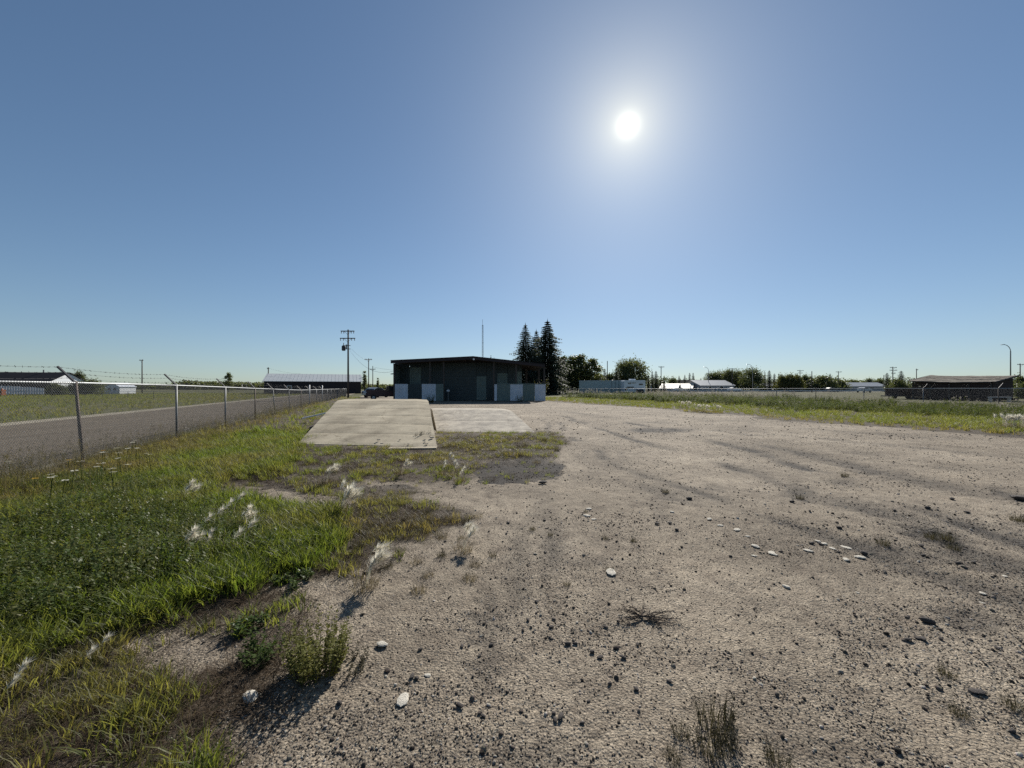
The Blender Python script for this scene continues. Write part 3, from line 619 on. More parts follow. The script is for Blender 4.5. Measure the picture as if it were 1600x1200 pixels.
def chain_fence(label, xs, n0, n1, d0, top, out, arms, leans, hpost):
    root = thing('chain_link_fence', label, 'fence', (xs(d0), d0, 0)); off = Vector((xs(d0), d0, 0))
    pts = []
    for n in range(n0, n1):
        d = d0 + n * SP; pts.append(Vector((xs(d), d, 0)))
    tips = [[], [], []]; railp = []
    for i, p in enumerate(pts):
        n = n0 + i; t = top(p.y); lx = leans.get(n, (rnd.random() - .5) * .06); thick = n in (7, 9)
        tp = Vector((p.x + lx, p.y, t)); bt = Vector((p.x, p.y, t - hpost)); railp.append(tp - off)
        mb = MB(); rr_ = .05 if thick else .027
        mb.tube([bt - off, tp - off + Vector((0, 0, .42 if thick else .03))], rr_, 8)
        po = mb.build('post', M['galv_light'] if thick else M['galv'] if n % 3 else M['rusty'], root, smooth=True)
        if n == 0:
            rs = MB(); rs.tube([bt - off, bt.lerp(tp, .52) - off], .0285, 8, False); rs.build('rust_sleeve', M['rusty'], po)
        if arms(n):
            tip = tp + out; am = MB(); am.tube([tp - off, tip - off], .024, 5); am.build('barb_arm', M['iron'], po)
            for q, f in zip(tips, (.3, .65, .97)): q.append(tp.lerp(tip, f) - off)
        if i: 
            q = pts[i - 1]; w = (p - q).length; hh = min(top(p.y), top(q.y)) + .02
            ang = math.atan2(p.y - q.y, p.x - q.x)
            o = place('chain_link', link_panel(w, hpost - .22), root, (q.x - off.x, q.y - off.y, hh - (hpost - .22)), ang); o['kind'] = 'stuff'
    rl = MB()
    rl.tube(railp, .019, 8); rl.build('top_rail', M['galv_light'], root, smooth=True)
    for q in tips: barbed(q, root)
    return root
def ltop(d): return float(np.interp(d, [0, 4.4, 8.1, 11.8, 15.5, 19.2, 22.9, 26.6, 30.3, 72], [1.70, 1.69, 1.69, 1.655, 1.60, 1.54, 1.49, 1.43, 1.38, 1.34]))
chain_fence('galvanised chain link fence with barbed wire along the left side of the yard', FX, -1, 18, 8.11, ltop, Vector((-.31, -.05, .33)), lambda n: n <= 9, {0: -.17, 4: -.14, 5: -.07}, 1.78)
chain_fence('chain link fence behind the tall weeds on the right side of the yard', RFX, -1, 17, 27.2, lambda d: 1.52 - .004 * (d - 27), Vector((.33, 0, .36)), lambda n: n in (0, 1), {}, 1.95)

# low wire fence beyond the road
wf = thing('wire_fence', 'low thin wire fence across the meadow beyond the road', 'fence', (PX(40, 62), 62, 0)); x0 = PX(40, 62)
xs_ = [PX(p, 62) - x0 for p in range(-40, 300, 40)]
for x_ in xs_: mb = MB(); mb.tube([(x_, 0, -.1), (x_, 0, .98)], .03, 5); mb.build('post', M['wood'], wf)
for z_ in (.92, .62): mb = MB(); mb.tube([(xs_[0], 0, z_), (xs_[-1], 0, z_)], .016, 4); mb.build('wire', M['galv_light'], wf)

# ------------------------------------------------------------------ the open shed behind the ramps
SD = 45.0; sk = SD / F
sx = lambda px: (px - 800) * sk
sz = lambda py, d=SD: H + (HZ - py) * d / F
shed = thing('open_shed', 'long dark open fronted shed with white and green metal sheets behind the ramps', 'shed', (0, SD, 0))
def rib_sheet(x0, x1, z0, z1, y=0.0, pitch=.23, depth=.035):
    mb = MB(); n = max(1, round((x1 - x0) / pitch)); pr = []
    for i in range(n):
        a = x0 + (x1 - x0) * i / n; w = (x1 - x0) / n
        pr += [(a, y), (a + w * .62, y), (a + w * .70, y - depth), (a + w * .92, y - depth)]
    pr.append((x1, y)); b = [(x, y_ + .012) for x, y_ in pr]
    mb.prism(pr + b[::-1], 'z', z0, z1); return mb
for a, b, m in ((617, 637.5, 'white_sheet'), (637.5, 659, 'dark_green'), (659, 681, 'white_sheet'), (681, 693, 'pale_green')):
    rib_sheet(sx(a) + .01, sx(b) - .01, .05, sz(600)).build('wall_sheet', M[m], shed)
for a, b, m in ((772.3, 776.8, 'white_sheet'), (777, 797, 'pale_green'), (797, 817, 'white_sheet'), (817, 835.5, 'pale_green'), (835.5, 852.5, 'white_sheet')):
    rib_sheet(sx(a) + .01, sx(b) - .01, .06, sz(600.5)).build('wall_sheet', M[m], shed)
mb = MB(); mb.box(sx(776), sx(855), -.05, .05, sz(600.3), sz(599.4)); mb.build('cap_rail', M['pale_green'], shed)
mb = MB(); mb.box(sx(617), sx(693), .02, .10, .0, .05); mb.build('sill_beam', M['brown_wood'], shed); mb = MB(); mb.box(sx(777), sx(852), .02, .10, .0, .06); mb.build('sill_beam', M['brown_wood'], shed)
BY = 2.6                                           # inner wall behind the porch
bk = (SD + BY) / F; bx = lambda px: (px - 800) * bk; bz = lambda py: H + (HZ - py) * (SD + BY) / F
for a, b, m, t in ((617, 640, 'dark_green', 560), (640, 658, 'pale_green', 574), (658, 676, 'dark_green', 560), (676, 692, 'dark_green', 560), (744.5, 760, 'pale_green', 588), (760, 777, 'dark_green', 560), (777, 793, 'pale_green', 583), (793, 807, 'dark_green', 560), (807, 815, 'pale_green', 580.5)):
    x0_, x1_ = bx(a) + .01, bx(b) - .01
    if m == 'pale_green':
        rib_sheet(x0_, x1_, .05, bz(t), BY).build('wall_sheet', M[m], shed); rib_sheet(x0_, x1_, bz(t) - .04, 4.55, BY + .052).build('wall_sheet', M['dark_green'], shed)
    else: rib_sheet(x0_, x1_, .05, 4.55, BY).build('wall_sheet', M[m], shed)
dr = MB(); dr.box(bx(692) + .01, bx(744.5) - .01, BY + .05, BY + .1, .02, 4.55); dr = dr.build('roller_door', M['dark_green'], shed)
for i in range(11):
    z_ = .03 + i * .41; mb = MB(); mb.box(bx(693), bx(744), BY + .0, BY + .048, z_, z_ + .385); mb.build('door_slat', M['dark_green'], dr)
mb = MB(); mb.box(sx(698.3), sx(702.4), -.06, -.03, sz(611.5), sz(609.2)); sg = mb.build('sign', M['sign'], shed)
mb = MB(); mb.box(sx(699), sx(701.8), -.064, -.060, sz(610.7), sz(610.0)); mb.build('dark_line', M['iron'], sg)
mb = MB(); mb.tube([(sx(700.3), -.01, 0), (sx(700.3), -.01, sz(607))], .03, 6); mb.build('sign_post', M['galv'], sg)
def beam_z(px): return float(np.interp(px, [613, 740, 852], [sz(563.2), sz(557.0), sz(569.0)]))
for px in (615.5, 671.5, 693, 771.5, 806.5, 850.5):
    mb = MB(); mb.box(sx(px) - .09, sx(px) + .09, .06, .24, 0, beam_z(px) - .35); mb.build('post', M['brown_wood'], shed)
for px in (692, 826, 848):
    mb = MB(); mb.box(sx(px) - .13, sx(px) + .13, 6.2, 6.45, 0, beam_z(px) - .35); mb.build('post', M['brown_wood'], shed)
# roof: two slopes along y
E0, RG, E1 = (sx(612.5), beam_z(613)), (sx(740), beam_z(740)), (sx(851), beam_z(851)); Yr = 13.0
for A, B in ((E0, RG), (RG, E1)):
    mb = MB(); mb.prism([A, B, (B[0], B[1] - .07), (A[0], A[1] - .07)], 'y', -.55, Yr); mb.build('roof', M['roof_dark'], shed)
    fb = MB(); fb.prism([(A[0], A[1] - .075), (B[0], B[1] - .075), (B[0], B[1] - .36), (A[0], A[1] - .36)], 'y', -.50, -.44); fb.build('fascia', M['barn_wall'], shed)
    for k in range(7):
        y_ = .3 + k * 1.9; jb = MB(); jb.prism([(A[0] + .1, A[1] - .075), (B[0], B[1] - .075), (B[0], B[1] - .30), (A[0] + .1, A[1] - .30)], 'y', y_, y_ + .06); jb.build('rafter', M['brown_wood'], shed)
mb = MB(); mb.box(E0[0] + .10, E0[0] + .14, BY * 0 + .3, Yr - .3, .02, E0[1] - .37); mb.build('side_wall', M['pale_green'], shed)
mb = MB(); mb.box(bx(815) - .02, bx(815) + .02, BY + .03, Yr - .3, .02, 4.2); mb.build('side_wall', M['dark_green'], shed)
mb = MB(); mb.prism([(E0[0] + .16, .02), (E0[0] + .16, E0[1] - .03), (RG[0], RG[1] - .03), (bx(815), beam_z(815) - .03), (bx(815), .02)], 'y', Yr - .45, Yr - .4); mb.build('back_wall', M['dark_green'], shed)
mb = MB(); mb.prism([(E0[0] + .16, 4.2), (E0[0] + .16, E0[1] - .03), (RG[0], RG[1] - .03), (bx(815), beam_z(815) - .03), (bx(815), 4.2)], 'y', BY + .12, BY + .18); mb.build('upper_wall', M['barn_wall'], shed)
lm = MB(); lm.tube([(sx(741), -.56, sz(561.6)), (sx(741), -.66, sz(561.9))], [.06, .11], 10); lm.build('lamp', M['sign'], shed)
hd = MB(); hd.tube([(E0[0] + .1, 0.6, sz(583)), (E0[0] - .16, .6, sz(583.4))], .03, 5); hd.tube([(E0[0] - .2, .6, sz(584.6)), (E0[0] - .2, .6, sz(583.2))], [.2, .05], 10); hd.build('wall_lamp', M['iron'], shed)

# ------------------------------------------------------------------ other buildings
def gable(name, label, cat, cx, cy, w, dpt, hw, hr, wall, roof, rz=0, over=.25, ridge='x', gable_mat=None, ribs=0, windows=(), doors=()):
    root = thing(name, label, cat, (cx, cy, 0), rz); a, b = (w / 2, dpt / 2)
    mb = MB()
    if ridge == 'x': mb.prism([(-b, 0), (b, 0), (b, hw), (0, hr - .05), (-b, hw)], 'x', -a, a)
    else: mb.prism([(-a, 0), (a, 0), (a, hw), (0, hr - .05), (-a, hw)], 'y', -b, b)
    wl_ = mb.build('wall', wall, root)
    half = b if ridge == 'x' else a; run = (a if ridge == 'x' else b) + over; sl_ = (hr - hw) / half; e = half + over; ze = hr - sl_ * e
    for sg_ in (-1, 1):
        r_ = MB(); r_.prism([(0, hr), (sg_ * e, ze), (sg_ * e, ze + .09), (0, hr + .09)], ridge, -run, run); rf = r_.build('roof', roof, root)
        if ribs and sg_ < 0:
            for k in range(ribs):
                p = -run + (k + .5) * 2 * run / ribs; q = MB(); q.prism([(0, hr + .093), (sg_ * e, ze + .093), (sg_ * e, ze + .12), (0, hr + .12)], ridge, p - .02, p + .02); q.build('roof_rib', roof, rf)
    if gable_mat:
        g = MB()
        if ridge == 'x': g.prism([(-b + .02, .02), (b - .02, .02), (b - .02, hw), (0, hr - .08), (-b + .02, hw)], 'x', a + .003, a + .05)
        g.build('gable_end', gable_mat, root)
    for (x0, x1, z0, z1) in windows:
        f = MB(); f.box(x0, x1, -b - .06, -b - .003, z0, z1); fo = f.build('window', M['white_wall'], root)
        p = MB(); p.box(x0 + .12, x1 - .12, -b - .075, -b - .062, z0 + .12, z1 - .12); p.build('pane', M['glass'], fo)
    for (x0, x1, z1) in doors:
        f = MB(); f.box(x0, x1, -b - .05, -b - .003, .02, z1); f.build('door', M['house_wall'], root)
    return root
d_ = 95
bn = gable('metal_barn', 'dark metal barn with a pale ribbed roof behind the utility pole', 'barn', PX(494, d_ + 9), d_ + 9, 21.6, 12, 3.05, 4.95, M['barn_wall'], M['barn_roof'], .40, .3, ribs=26, windows=((-6, -5, 1.0, 2.0),))
d_ = 88
lb = gable('long_barn', 'long low barn with a dark roof and white end wall at far left', 'barn', PX(6, d_) - 1.2, d_, 28, 7.5, 3.0, 4.85, M['barn_wall'], M['roof_dark'], .10, .35, gable_mat=M['white_wall'])
mb = MB(); mb.tube([(9, 0, 4.6), (9, 0, 5.5)], .12, 6); mb.build('vent_pipe', M['galv'], lb)
ws = thing('white_panel_fence', 'white ribbed panel fence in front of the long barn', 'fence', (PX(-30, 76), 76, 0), -.02)
for k in range(24):
    mb = MB(); x_ = k * .52; h_ = 2.15 - .03 * k + rnd.uniform(-.06, .06); mb.box(x_ + .02, x_ + .40, -.03, .03, .25, h_); mb.build('panel', M['white_sheet'], ws)
mb = MB(); mb.box(0, 12.5, .04, .12, .9, 1.0); mb.build('rail', M['galv'], ws)
mb = MB(); mb.box(-.35, .35, -.3, .3, 0, .95); mb.tube([(0, 0, .95), (0, 0, 1.25)], [.2, .05], 8); tag(mb.build('orange_barrel', M['orange'], None, (PX(3, 70), 70, .2)), 'small orange barrel at the left end of the white panel fence', 'barrel')
gs = gable('white_shed', 'small white gabled shed standing alone in the meadow', 'shed', PX(175, 92), 94, 3.5, 4.0, 1.7, 2.55, M['white_wall'], M['white_sheet'], 0, .12, ridge='y')
for q in (-.9, .4):
    f = MB(); f.box(q, q + .55, -2.06, -2.003, .9, 1.5); fo = f.build('window', M['house_wall'], gs); p = MB(); p.box(q + .08, q + .47, -2.075, -2.062, .98, 1.42); p.build('pane', M['glass'], fo)

def H_(py, d): return H + (HZ - py) * d / F
# distant houses at the right
d_ = 150
def metal_shed(cx, label):
    g = gable('small_shed', label, 'shed', PX(cx, d_), d_, 6.2, 9, 1.2, 2.9, M['house_wall'], M['pale_roof'], -.55, .2); return g
metal_shed(1048, 'small grey shed with a glaring pale metal roof, left of a pair'); metal_shed(1070, 'small grey shed with a glaring pale metal roof, right of a pair')
gable('grey_house', 'wide grey bungalow with a low grey roof right of the pale roofed sheds', 'house', PX(1110, 150), 152, 15, 10, 2.3, 4.2, M['house_wall'], M['grey_roof'], .25, .4, windows=((-4, -2.6, 1, 2), (1, 2.6, 1, 2)))
gable('dark_house', 'small dark roofed house between the spruces and the grey bungalow', 'house', PX(1080, 165), 168, 11, 8, 2.3, 4.6, M['house_wall'], M['roof_dark'], .1, .4)
gable('white_house', 'low white house partly behind trees right of the grey bungalow', 'house', PX(1136, 160), 165, 7, 8, 1.9, 3.0, M['white_wall'], M['barn_roof'], 0, .3, windows=((-2, -1, .8, 1.6),))
gable('white_house', 'white house half hidden behind the dark spruces', 'house', PX(1208, 165), 170, 7, 8, 2.2, 3.1, M['white_wall'], M['grey_roof'], 0, .3, windows=((-2, -1, .8, 1.7),))
gable('white_house', 'white bungalow behind the round olive trees', 'house', PX(1250, 165), 172, 10, 8, 2.1, 3.2, M['white_wall'], M['grey_roof'], 0, .3, windows=((2, 3.2, .8, 1.7),))
gable('grey_house', 'long grey roofed house near the far right trees', 'house', PX(1352, 160), 166, 20, 9, 2.0, 3.5, M['house_wall'], M['grey_roof'], 0, .4, windows=((-7, -5, .8, 1.7), (3, 5, .8, 1.7)))
gable('grey_house', 'small pale grey house left of the long grey roof', 'house', PX(1322, 175), 180, 8, 8, 2.0, 3.2, M['white_wall'], M['roof_dark'], 0, .3)
gable('pale_house', 'pale grey house beyond the street lamp at far right', 'house', PX(1588, 110), 112, 8, 8, 2.4, 4.0, M['house_wall'], M['grey_roof'], 0, .3)

# old plank shed on skids, right: its long side runs with the fence, its near end faces the yard
ob = thing('plank_shed', 'old dark plank shed with a sagging tan shingle roof behind the right fence', 'shed', (55.7, 46, 0), math.atan2(.94, -.343))
LN, WD = 7.2, 4.7; zlo = lambda x: 2.2 + .03 * x - .10 * math.sin(x / LN * PI); zhi = lambda x: 2.98 + .03 * x - .07 * math.sin(x / LN * PI)
for k in range(8):
    z_ = .32 + k * .235; mb = MB(); mb.box(.05 + rnd.uniform(0, .05), LN - rnd.uniform(0, .08), -.03, .01 + rnd.uniform(0, .015), z_, z_ + .215); mb.build('plank', M['old_timber'], ob)
for x_ in (0, LN):
    for k in range(11):
        z_ = .32 + k * .235; far = -.05 - max(0, (z_ + .215 - zlo(x_)) / (zhi(x_) - zlo(x_) + .01)) * WD
        if far < -WD + .2: continue
        mb = MB(); mb.box(x_ - .03, x_ + .01, -WD + .05, far, z_, z_ + .215); mb.build('plank', M['old_timber'], ob)
mb = MB(); mb.box(0, LN, -WD, -WD + .04, .3, 2.6); mb.build('back_wall', M['old_timber'], ob)
for x_ in (.08, 1.9, 3.6, 5.4, LN - .1): mb = MB(); mb.box(x_ - .07, x_ + .07, .03, .14, 0, 2.0); mb.build('post', M['brown_wood'], ob)
for y_ in (-.3, -WD + .3): mb = MB(); mb.box(-.5, LN + .5, y_ - .12, y_ + .12, .02, .30); mb.build('skid', M['old_timber'], ob)
nc, nw = 24, 6; X0_, X1_ = -.35, LN + .3
for jj in range(nw):
    for ii in range(nc):
        a, b = X0_ + (X1_ - X0_) * ii / nc + .01, X0_ + (X1_ - X0_) * (ii + 1) / nc - .01; t0, t1 = jj / nw, (jj + 1) / nw + .04
        sagv = lambda x, t: (zlo(x) * (1 - t) + zhi(x) * t) + (vnoise(x * 1.3, t * 5, 7) - .5) * .10
        f_ = lambda x, t: (x + (vnoise(ii * .9, jj * .7, 3) - .5) * .03, .32 - t * (WD + .5), sagv(x, t))
        up = .02 + .04 * float(vnoise(ii * 1.3, jj * 1.7, 5)); vs = [f_(a, t0), f_(b, t0), f_(b, t1), f_(a, t1)]; mb = MB()
        mb.add([(v[0], v[1], v[2] + (up + .02 if n_ < 2 else .012)) for n_, v in enumerate(vs)] + [(v[0], v[1], v[2]) for v in vs], [(0, 1, 2, 3), (7, 6, 5, 4), (0, 4, 5, 1), (1, 5, 6, 2), (2, 6, 7, 3), (3, 7, 4, 0)]); mb.build('shingle', M['shingle'], ob)
for x_ in (-.38, LN + .33): bb = MB(); bb.tube([(x_, .34, zlo(x_) - .02), (x_, -WD - .2, zhi(x_) - .02)], .085, 4); bb.build('barge_board', M['brown_wood'], ob)
eb = MB(); eb.tube([(LN * t, .33, zlo(LN * t) - .04) for t in (0, .2, .4, .6, .8, 1)], .06, 4); eb.build('eave_board', M['brown_wood'], ob)
fl = thing('flat_trailer', 'dark low trailer loaded with a timber box at the left end of the plank shed', 'trailer', (PX(1416, 54), 54, 0))
mb = MB(); mb.box(-1.2, 1.6, 0, 1.8, .45, 1.55); mb.build('timber_box', M['old_timber'], fl)
mb = MB(); mb.box(-1.7, 1.8, -.1, 1.9, .33, .45); mb.build('bed', M['iron'], fl)
for y_ in (-.05, 1.85):
    wb = MB(); wb.tube([(.2, y_ - .1, .3), (.2, y_ + .1, .3)], .3, 14); wb.build('wheel', M['rubber'], fl)
mb = MB(); mb.tube([(-1.65, .9, .38), (-2.3, .9, .36)], .05, 5); mb.tube([(-1.5, .9, .34), (-1.5, .9, -.02)], .05, 5); mb.build('drawbar', M['iron'], fl)
pk = MB(); pk.box(-1.15, 1.15, -.12, .12, 0, .09); pk.box(-1.1, -.9, -.1, .1, -.5, 0); pk.box(.9, 1.1, -.1, .1, -.5, 0)
tag(pk.build('low_bench', M['house_wall'], None, (PX(1562, 42), 42, .50)), 'long pale plank bench in front of the plank shed', 'bench')

# container and camper trailer
ct = thing('cargo_container', 'long grey green cargo container left of the white camper trailer', 'container', (PX(945, 86), 88, .35), -.32)
cw, cdp, chh = 10.0, 2.5, 2.65
mb = MB(); mb.box(-cw / 2, cw / 2, -cdp / 2, cdp / 2, 0, chh); cb = mb.build('box_body', M['container'], ct)
for k in range(40):
    x_ = -cw / 2 + .1 + k * .247; mb = MB(); mb.box(x_, x_ + .12, -cdp / 2 - .045, -cdp / 2 - .002, .15, chh - .15); mb.build('wall_rib', M['container'], ct)
for k in range(4): mb = MB(); x_ = 2.0 + k * .75; mb.box(x_, x_ + .06, -cdp / 2 - .09, -cdp / 2 - .05, .1, chh - .1); mb.build('door_bar', M['galv'], ct)
mb = MB(); mb.box(-cw / 2 - .03, cw / 2 + .03, -cdp / 2 - .1, cdp / 2 + .03, chh + .003, chh + .08); mb.build('roof_panel', M['white_sheet'], ct)
for x_ in (-4.2, 4.2): mb = MB(); mb.box(x_ - .2, x_ + .2, -1.1, 1.1, -.35, -.003); mb.build('support', M['iron'], ct)
cp = thing('camper_trailer', 'white camper trailer with dark window strips and a roof air unit', 'camper', (PX(994, 82), 83, 0), .0)
mb = MB(); mb.prism([(-2.2, .55), (2.2, .55), (2.25, 1.2), (2.25, 2.9), (2.1, 3.08), (-2.1, 3.02), (-2.2, 2.9)], 'y', 0, 4.5); mb.build('body', M['camper'], cp)
for x0, x1, z0, z1 in ((-1.4, -.7, 2.30, 2.52), (-1.7, -.2, 1.50, 1.72), (.9, 1.7, 2.05, 2.35), (-.5, .2, 2.42, 2.55), (-2.05, -1.6, .95, 1.35)):
    mb = MB(); mb.box(x0, x1, -.05, -.003, z0, z1); mb.build('window', M['glass'], cp)
for z_ in (1.42, 2.66): mb = MB(); mb.box(-2.15, 2.2, -.03, -.003, z_, z_ + .06); mb.build('trim_strip', M['house_wall'], cp)
mb = MB(); mb.box(-.6, .5, 1, 2.2, 3.06, 3.36); mb.build('air_unit', M['white_wall'], cp)
mb = MB(); mb.box(.3, 1.9, -.12, -.003, .5, 1.15); mb.build('rear_hatch', M['iron'], cp)
mb = MB(); mb.box(-2.1, 2.1, .1, 4.4, .4, .547); mb.build('chassis', M['iron'], cp)
for x_ in (-1.9, 1.9): wb = MB(); wb.tube([(x_ - .12, 2.6, .36), (x_ + .12, 2.6, .36)], .36, 14); wb.build('wheel', M['rubber'], cp)

# ------------------------------------------------------------------ vehicles
def car(name, label, cat, x, y, rz, paint, pickup=False, s=1.0):
    root = thing(name, label, cat, (x, y, -.02), rz); L = 5.4 if pickup else 4.5; hw = .9
    low = [(-L / 2, .45), (L / 2, .45), (L / 2, .8), (L / 2 - .25, 1.0), (L / 2 - 1.2, 1.08), (-L / 2 + .1, 1.05), (-L / 2, .8)]
    mb = MB(); mb.prism(low, 'y', -hw, hw); mb.build('body', paint, root)
    cab = [(-.3, 1.083), (1.35, 1.083), (.75, 1.75), (.1, 1.8), (-.25, 1.72)] if pickup else [(-1.7, 1.083), (1.15, 1.083), (.45, 1.5), (-.6, 1.55), (-1.2, 1.46)]
    mb = MB(); mb.prism(cab, 'y', -hw + .1, hw - .1); cb_ = mb.build('cab', paint, root)
    ce = Vector((sum(p[0] for p in cab) / len(cab), sum(p[1] for p in cab) / len(cab)))
    gl = [tuple(Vector(p).lerp(ce, .22)) for p in cab]
    for y_ in (-hw + .1, hw - .1):
        g = MB(); s_ = -1 if y_ < 0 else 1; g.prism(gl, 'y', min(y_ + s_ * .004, y_ + s_ * .02), max(y_ + s_ * .004, y_ + s_ * .02)); g.build('window', M['glass'], cb_)
    for e0, e1 in ((1, 2), (len(cab) - 1, 0)):
        A, B = Vector(cab[e0]), Vector(cab[e1]); nrm = Vector((B[1] - A[1], A[0] - B[0])).normalized()
        if nrm.dot((A + B) / 2 - ce) < 0: nrm = -nrm
        a_, b_ = A.lerp(B, .12), A.lerp(B, .88); g = MB(); q = [a_ + nrm * .004, b_ + nrm * .004, b_ + nrm * .02, a_ + nrm * .02]; g.prism([tuple(v) for v in q], 'y', -hw + .22, hw - .22); g.build('windscreen', M['glass'], cb_)
    for x_ in (-L / 2 + .9, L / 2 - .95):
        for y_ in (-hw + .08, hw - .08):
            w = MB(); w.tube([(x_, y_ - .11, .35), (x_, y_ + .11, .35)], .35, 16); wo = w.build('wheel', M['rubber'], root); h = MB(); t = -.115 if y_ < 0 else .115; h.tube([(x_, y_ + t - .004, .35), (x_, y_ + t + .004, .35)], .2, 12); h.build('hub', M['galv_light'], wo)
    for y_ in (-.7, .7): h = MB(); h.box(L / 2 - .02, L / 2 + .015, y_ - .15, y_ + .15, .68, .84); h.build('headlight', M['sign'], root); h = MB(); h.box(-L / 2 - .015, -L / 2 + .02, y_ - .12, y_ + .12, .68, .9); h.build('tail_light', M['red_paint'], root)
    if pickup:
        bd = MB(); bd.box(-L / 2 + .12, -.35, -hw + .12, hw - .12, 1.056, 1.064); bd.build('bed_floor', M['iron'], root)
        for y_ in (-hw, hw - .08): bd = MB(); bd.box(-L / 2 + .02, -.32, y_, y_ + .08, 1.05, 1.28); bd.build('bed_side', paint, root)
        bd = MB(); bd.box(-L / 2, -L / 2 + .08, -hw + .083, hw - .083, 1.053, 1.28); bd.build('tailgate', paint, root)
    return root
car('pickup_truck', 'dark red pickup truck parked at the left end of the open shed', 'pickup', PX(605, 50), 50.5, .35, M['red_paint'], True)
car('parked_car', 'silver car parked left of the dark red pickup', 'car', PX(588, 62), 62, 1.2, M['silver_paint'])
car('parked_car', 'small white car beyond the mown field right of the grey bungalow', 'car', PX(1147, 138), 138, .1, M['white_paint'])
car('parked_car', 'white car with a long sloping windscreen parked left of the plank shed', 'car', PX(1350, 120), 120, .3, M['white_paint'])
car('parked_car', 'dark car on the far road between two fence posts', 'car', PX(1300, 138), 138, 0, M['iron'])
car('parked_car', 'silver car on the far road below the small sheds', 'car', PX(1062, 138), 138, 0, M['silver_paint'])
gr = thing('guard_rail', 'long pale guard rail along the far road behind the mown field', 'guard rail', (PX(1110, 132), 132.4, 0))
mb = MB(); mb.box(-26, 60, -.04, .04, .3, .62); mb.build('beam', M['white_sheet'], gr)
for k in range(15): mb = MB(); x_ = -25.5 + k * 6; mb.box(x_ - .06, x_ + .06, .045, .15, -.1, .6); mb.build('post', M['galv'], gr)

# ------------------------------------------------------------------ poles, lamps, mast, wires
def upole(label, px, top, d, arms=(), transformer=False, lean=0, group=None, r=.15, tag_cat='utility pole'):
    root = thing('utility_pole', label, tag_cat, (PX(px, d), d, -.1), 0, group); h = H_(top, d) + .1
    mb = MB(); mb.tube([(0, 0, 0), (lean, 0, h)], [r, r * .7], 8); mb.build('pole', M['wood'], root, smooth=True)
    for zf, w, hang in arms:
        z_ = h - zf; mb = MB(); mb.box(-w + lean, w + lean, -r - .12, -r * .8, z_ - .06, z_ + .06); ao = mb.build('crossarm', M['wood'], root)
        for x_ in (-w + .08, -w * .55, w * .55, w - .08):
            q = MB(); s_ = -1 if hang else 1; q.tube([(x_ + lean, -r - .06, z_ + s_ * .06), (x_ + lean, -r - .06, z_ + s_ * (.34 if hang else .22))], [.04, .055], 6); q.build('insulator', M['porcelain'], ao)
        for s_ in (-1, 1): q = MB(); q.tube([(s_ * w * .5 + lean, -r - .05, z_ - .05), (lean, -r - .05, z_ - .5)], .02, 4); q.build('brace', M['iron'], ao)
    if transformer:
        t = MB(); t.tube([(-.62, -.1, h - 3.1), (-.62, -.1, h - 3.0), (-.62, -.1, h - 2.45), (-.62, -.1, h - 2.3)], [.2, .27, .27, .12], 12); to = t.build('transformer', M['iron'], root); t = MB(); t.tube([(-.62, -.1, h - 2.3), (-.62, -.1, h - 1.95)], .05, 6); t.build('bushing', M['porcelain'], to)
        for z_ in (2.35, 2.85): t = MB(); t.box(-.6 if z_ < 2.5 else -.3, .42, -r - .06, -r, h - z_ - .04, h - z_ + .04); t.build('bracket', M['iron'], root)
        t = MB(); t.tube([(-.18, -.2, h - 2.9), (-.18, -.2, h - 2.2)], .09, 8); t.build('cutout', M['iron'], root)
    return root
upole('tall wooden utility pole with two crossarms and a transformer beside the barn', 544, 515, 58, ((.25, .98, True), (1.3, 1.1, True)), True)
upole('wooden utility pole with one crossarm right of the barn', 576, 560, 92, ((.3, .85, False),), r=.13)
upole('shorter wooden pole with a low crossarm just left of the dark red pickup', 582.5, 572, 110, ((.9, .8, False),), r=.13)
upole('lone utility pole in the meadow behind the fence at left', 222, 562, 105, ((.2, .5, False),))
upole('slightly leaning bare pole left of the barn', 418, 574, 100, ((.3, .25, False),), lean=.25)
for px, top, d, arm, lb_ in ((949, 564, 112, (), 'bare wooden pole between the aspens and the round tree'), (1033, 572, 125, ((.3, .9, False),), 'utility pole right of the camper trailer'), (1144, 575, 150, ((.3, 1.1, False),), 'utility pole among the trees left of the two arched street lamps'),
                     (1250, 578, 150, ((.3, 1.2, False), (1.2, .8, False)), 'utility pole with two crossarms behind the olive trees'), (1268.5, 580, 120, (), 'thin bare pole right of the olive trees'), (1310, 580, 150, ((.3, 1.1, False),), 'utility pole right of the long round tree'),
                     (1395, 573, 120, ((.3, 1.0, False), (1.1, 1.1, False), (2.0, .6, False)), 'utility pole with three crossarms left of the plank shed'), (1594, 568, 110, ((.3, 1.0, False),), 'utility pole right of the street lamp at the right edge'), (1381, 586, 150, (), 'thin far pole beside a spruce left of the plank shed'), (1432, 576, 140, ((.4, .4, False),), 'slim far pole behind the left end of the plank shed roof')):
    upole(lb_, px, top, d, arm, r=.14)
def street_lamp(label, px, top, d, reach, group=None):
    root = thing('street_lamp', label, 'street lamp', (PX(px, d), d, -.05), 0, group); h = H_(top, d)
    R_ = reach; pts = [(0, 0, 0), (0, 0, h - R_)] + [(-R_ + R_ * math.cos(a), 0, h - R_ + R_ * math.sin(a)) for a in [PI / 2 * k / 8 for k in range(1, 9)]]
    mb = MB(); mb.tube(pts, [.11, .09] + [.06] * 8, 8); mb.build('pole', M['lamp_steel'], root, smooth=True)
    mb = MB(); mb.prism([(-R_ + .1, h - .05), (-R_ + .1, h + .07), (-R_ - .35, h + .03), (-R_ - .6, h - .06), (-R_ - .3, h - .1)], 'y', -.14, .14); mb.build('lamp_head', M['lamp_steel'], root)
